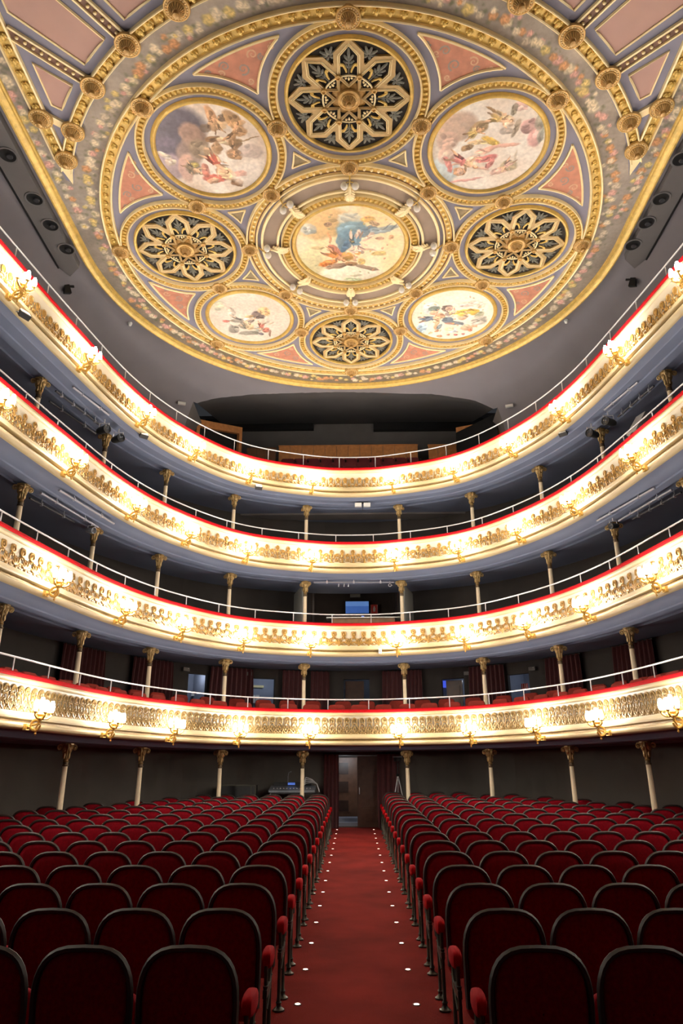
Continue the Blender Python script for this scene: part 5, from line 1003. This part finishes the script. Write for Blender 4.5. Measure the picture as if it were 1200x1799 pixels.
for (u, v_, sd, ry) in ((319, 711, 'left', -14), (897, 717, 'right', 14)):
    p = on_cove(u, v_); x, y = p.x, p.y; e = root('exit_light', 'white emergency light box on the cove, %s of the gallery recess' % sd, 'light', (p.x * .985, p.y - .12, p.z), (0, 0, math.atan2(-p.x, p.y - CY) * .5)); mb = MB(); mb.box((0, 0, 0), (.22, .07, .08)); link('lamp_housing', mb.mesh('lamp_housing', WHITEP, False), e); mb = MB(); mb.box((0, .05, 0), (.1, .06, .05)); link('mount', mb.mesh('mount', CONS, False), e)
# ================================================================ GALLERY FURNITURE
yw = 21.9
def boards(name, label, u0, u1, v0, v1, y, n, m=WOOD):
    a_, b_ = ony(u0, v0, y), ony(u1, v1, y); wd = (b_.x - a_.x); h = a_.z - b_.z; e = root(name, label, 'panelling', ((a_.x + b_.x) / 2, y, b_.z))
    for i in range(n): mb = MB(); mb.box((-wd / 2 + wd * (i + .5) / n, random.gauss(0, .003), h / 2), (wd / n - .012, .04, h)); link('board', mb.mesh('board', m, False), e)
    mb = MB(); mb.box((0, -.01, h + .015), (wd + .02, .07, .03)); link('cap_rail', mb.mesh('cap_rail', m, False), e); return e
boards('wood_panelling', 'low honey-brown wooden panelling at the back of the gallery centre', 490, 735, 785, 812, yw, 12)
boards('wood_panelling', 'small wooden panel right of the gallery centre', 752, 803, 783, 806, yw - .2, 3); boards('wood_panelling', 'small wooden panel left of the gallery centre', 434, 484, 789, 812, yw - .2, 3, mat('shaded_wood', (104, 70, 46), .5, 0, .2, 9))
for sg, A_, B_, C_ in ((-1, (345, 737), (424, 752), 'left'), (1, (803, 752), (880, 738), 'right')):
    far, near = (B_, A_) if sg < 0 else (A_, B_); pf, pn = ony(*far, 21.1), ony(*near, 19.7); mid = (pf + pn) / 2; e = root('wooden_portal', 'wooden door portal on the %s of the topmost gallery' % C_, 'portal', (mid.x, mid.y, CZ + 8.0)); L = math.hypot(pf.x - pn.x, pf.y - pn.y); an = math.atan2(pf.y - pn.y, pf.x - pn.x); M = Matrix.Rotation(an, 4, 'Z'); tn = pn.z - CZ - 8.0; tf = pf.z - CZ - 8.0
    mb = MB(); mb.add([(-L / 2, -.06, tn - .24), (L / 2, -.06, tf - .24), (L / 2, .06, tf - .24), (-L / 2, .06, tn - .24), (-L / 2, -.06, tn), (L / 2, -.06, tf), (L / 2, .06, tf), (-L / 2, .06, tn)], [(3, 2, 1, 0), (4, 5, 6, 7), (0, 1, 5, 4), (1, 2, 6, 5), (2, 3, 7, 6), (3, 0, 4, 7)], M); link('lintel', mb.mesh('lintel', WOOD, False), e)
    mb = MB(); mb.box((L / 2 - .06, 0, (tf - .2) / 2), (.12, .12, tf - .2), M); link('post', mb.mesh('post', WOOD, False), e); mb = MB(); mb.box((-L / 2 + .06, 0, (tn - .2) / 2), (.12, .12, tn - .2), M); link('post', mb.mesh('post', WOOD, False), e)
    mb = MB(); mb.box((0, .12, (tf - .24) / 2), (L - .1, .03, tf - .24), M); link('dark_opening', mb.mesh('dark_opening', BLACK, False), e)
for u0, u1, sd in ((362, 551, 'left'), (656, 850, 'right')):
    rect_at('black_beam', 'long black beam across the gallery back wall, %s side' % sd, 'beam', u0, u1, 738, 755, YB - .12, BLACK, .18)
GSEAT = mat('gallery_maroon', (96, 24, 30), .85, 0, .15, 20, sheen=.2)
a = MB(); sbox(a, (0, 0, .26), (.24, .05, .26), .4, 12, 6); GB = a.mesh('backrest', GSEAT); a = MB(); sbox(a, (0, -.2, .06), (.22, .2, .05), .4, 12, 5); GS = a.mesh('seat', GSEAT); a = MB(); sbox(a, (0, -.05, .36), (.03, .1, .03), .6, 8, 5); GA = a.mesh('armrest', SEATWOOD)
n = 11; a_, b_ = ony(495, 806, 21.5), ony(735, 806, 21.5)
for i in range(n):
    x = a_.x + (b_.x - a_.x) * (i + .5) / n; e = root('gallery_seat', 'maroon gallery seat before the wooden panelling, %s from left' % ORD[i], 'seat', (x, 21.5, a_.z - .52), (0, 0, 0), 'gallery seats'); link('backrest', GB, e); link('seat', GS, e); link('armrest', GA, e, (.27, -.1, 0))
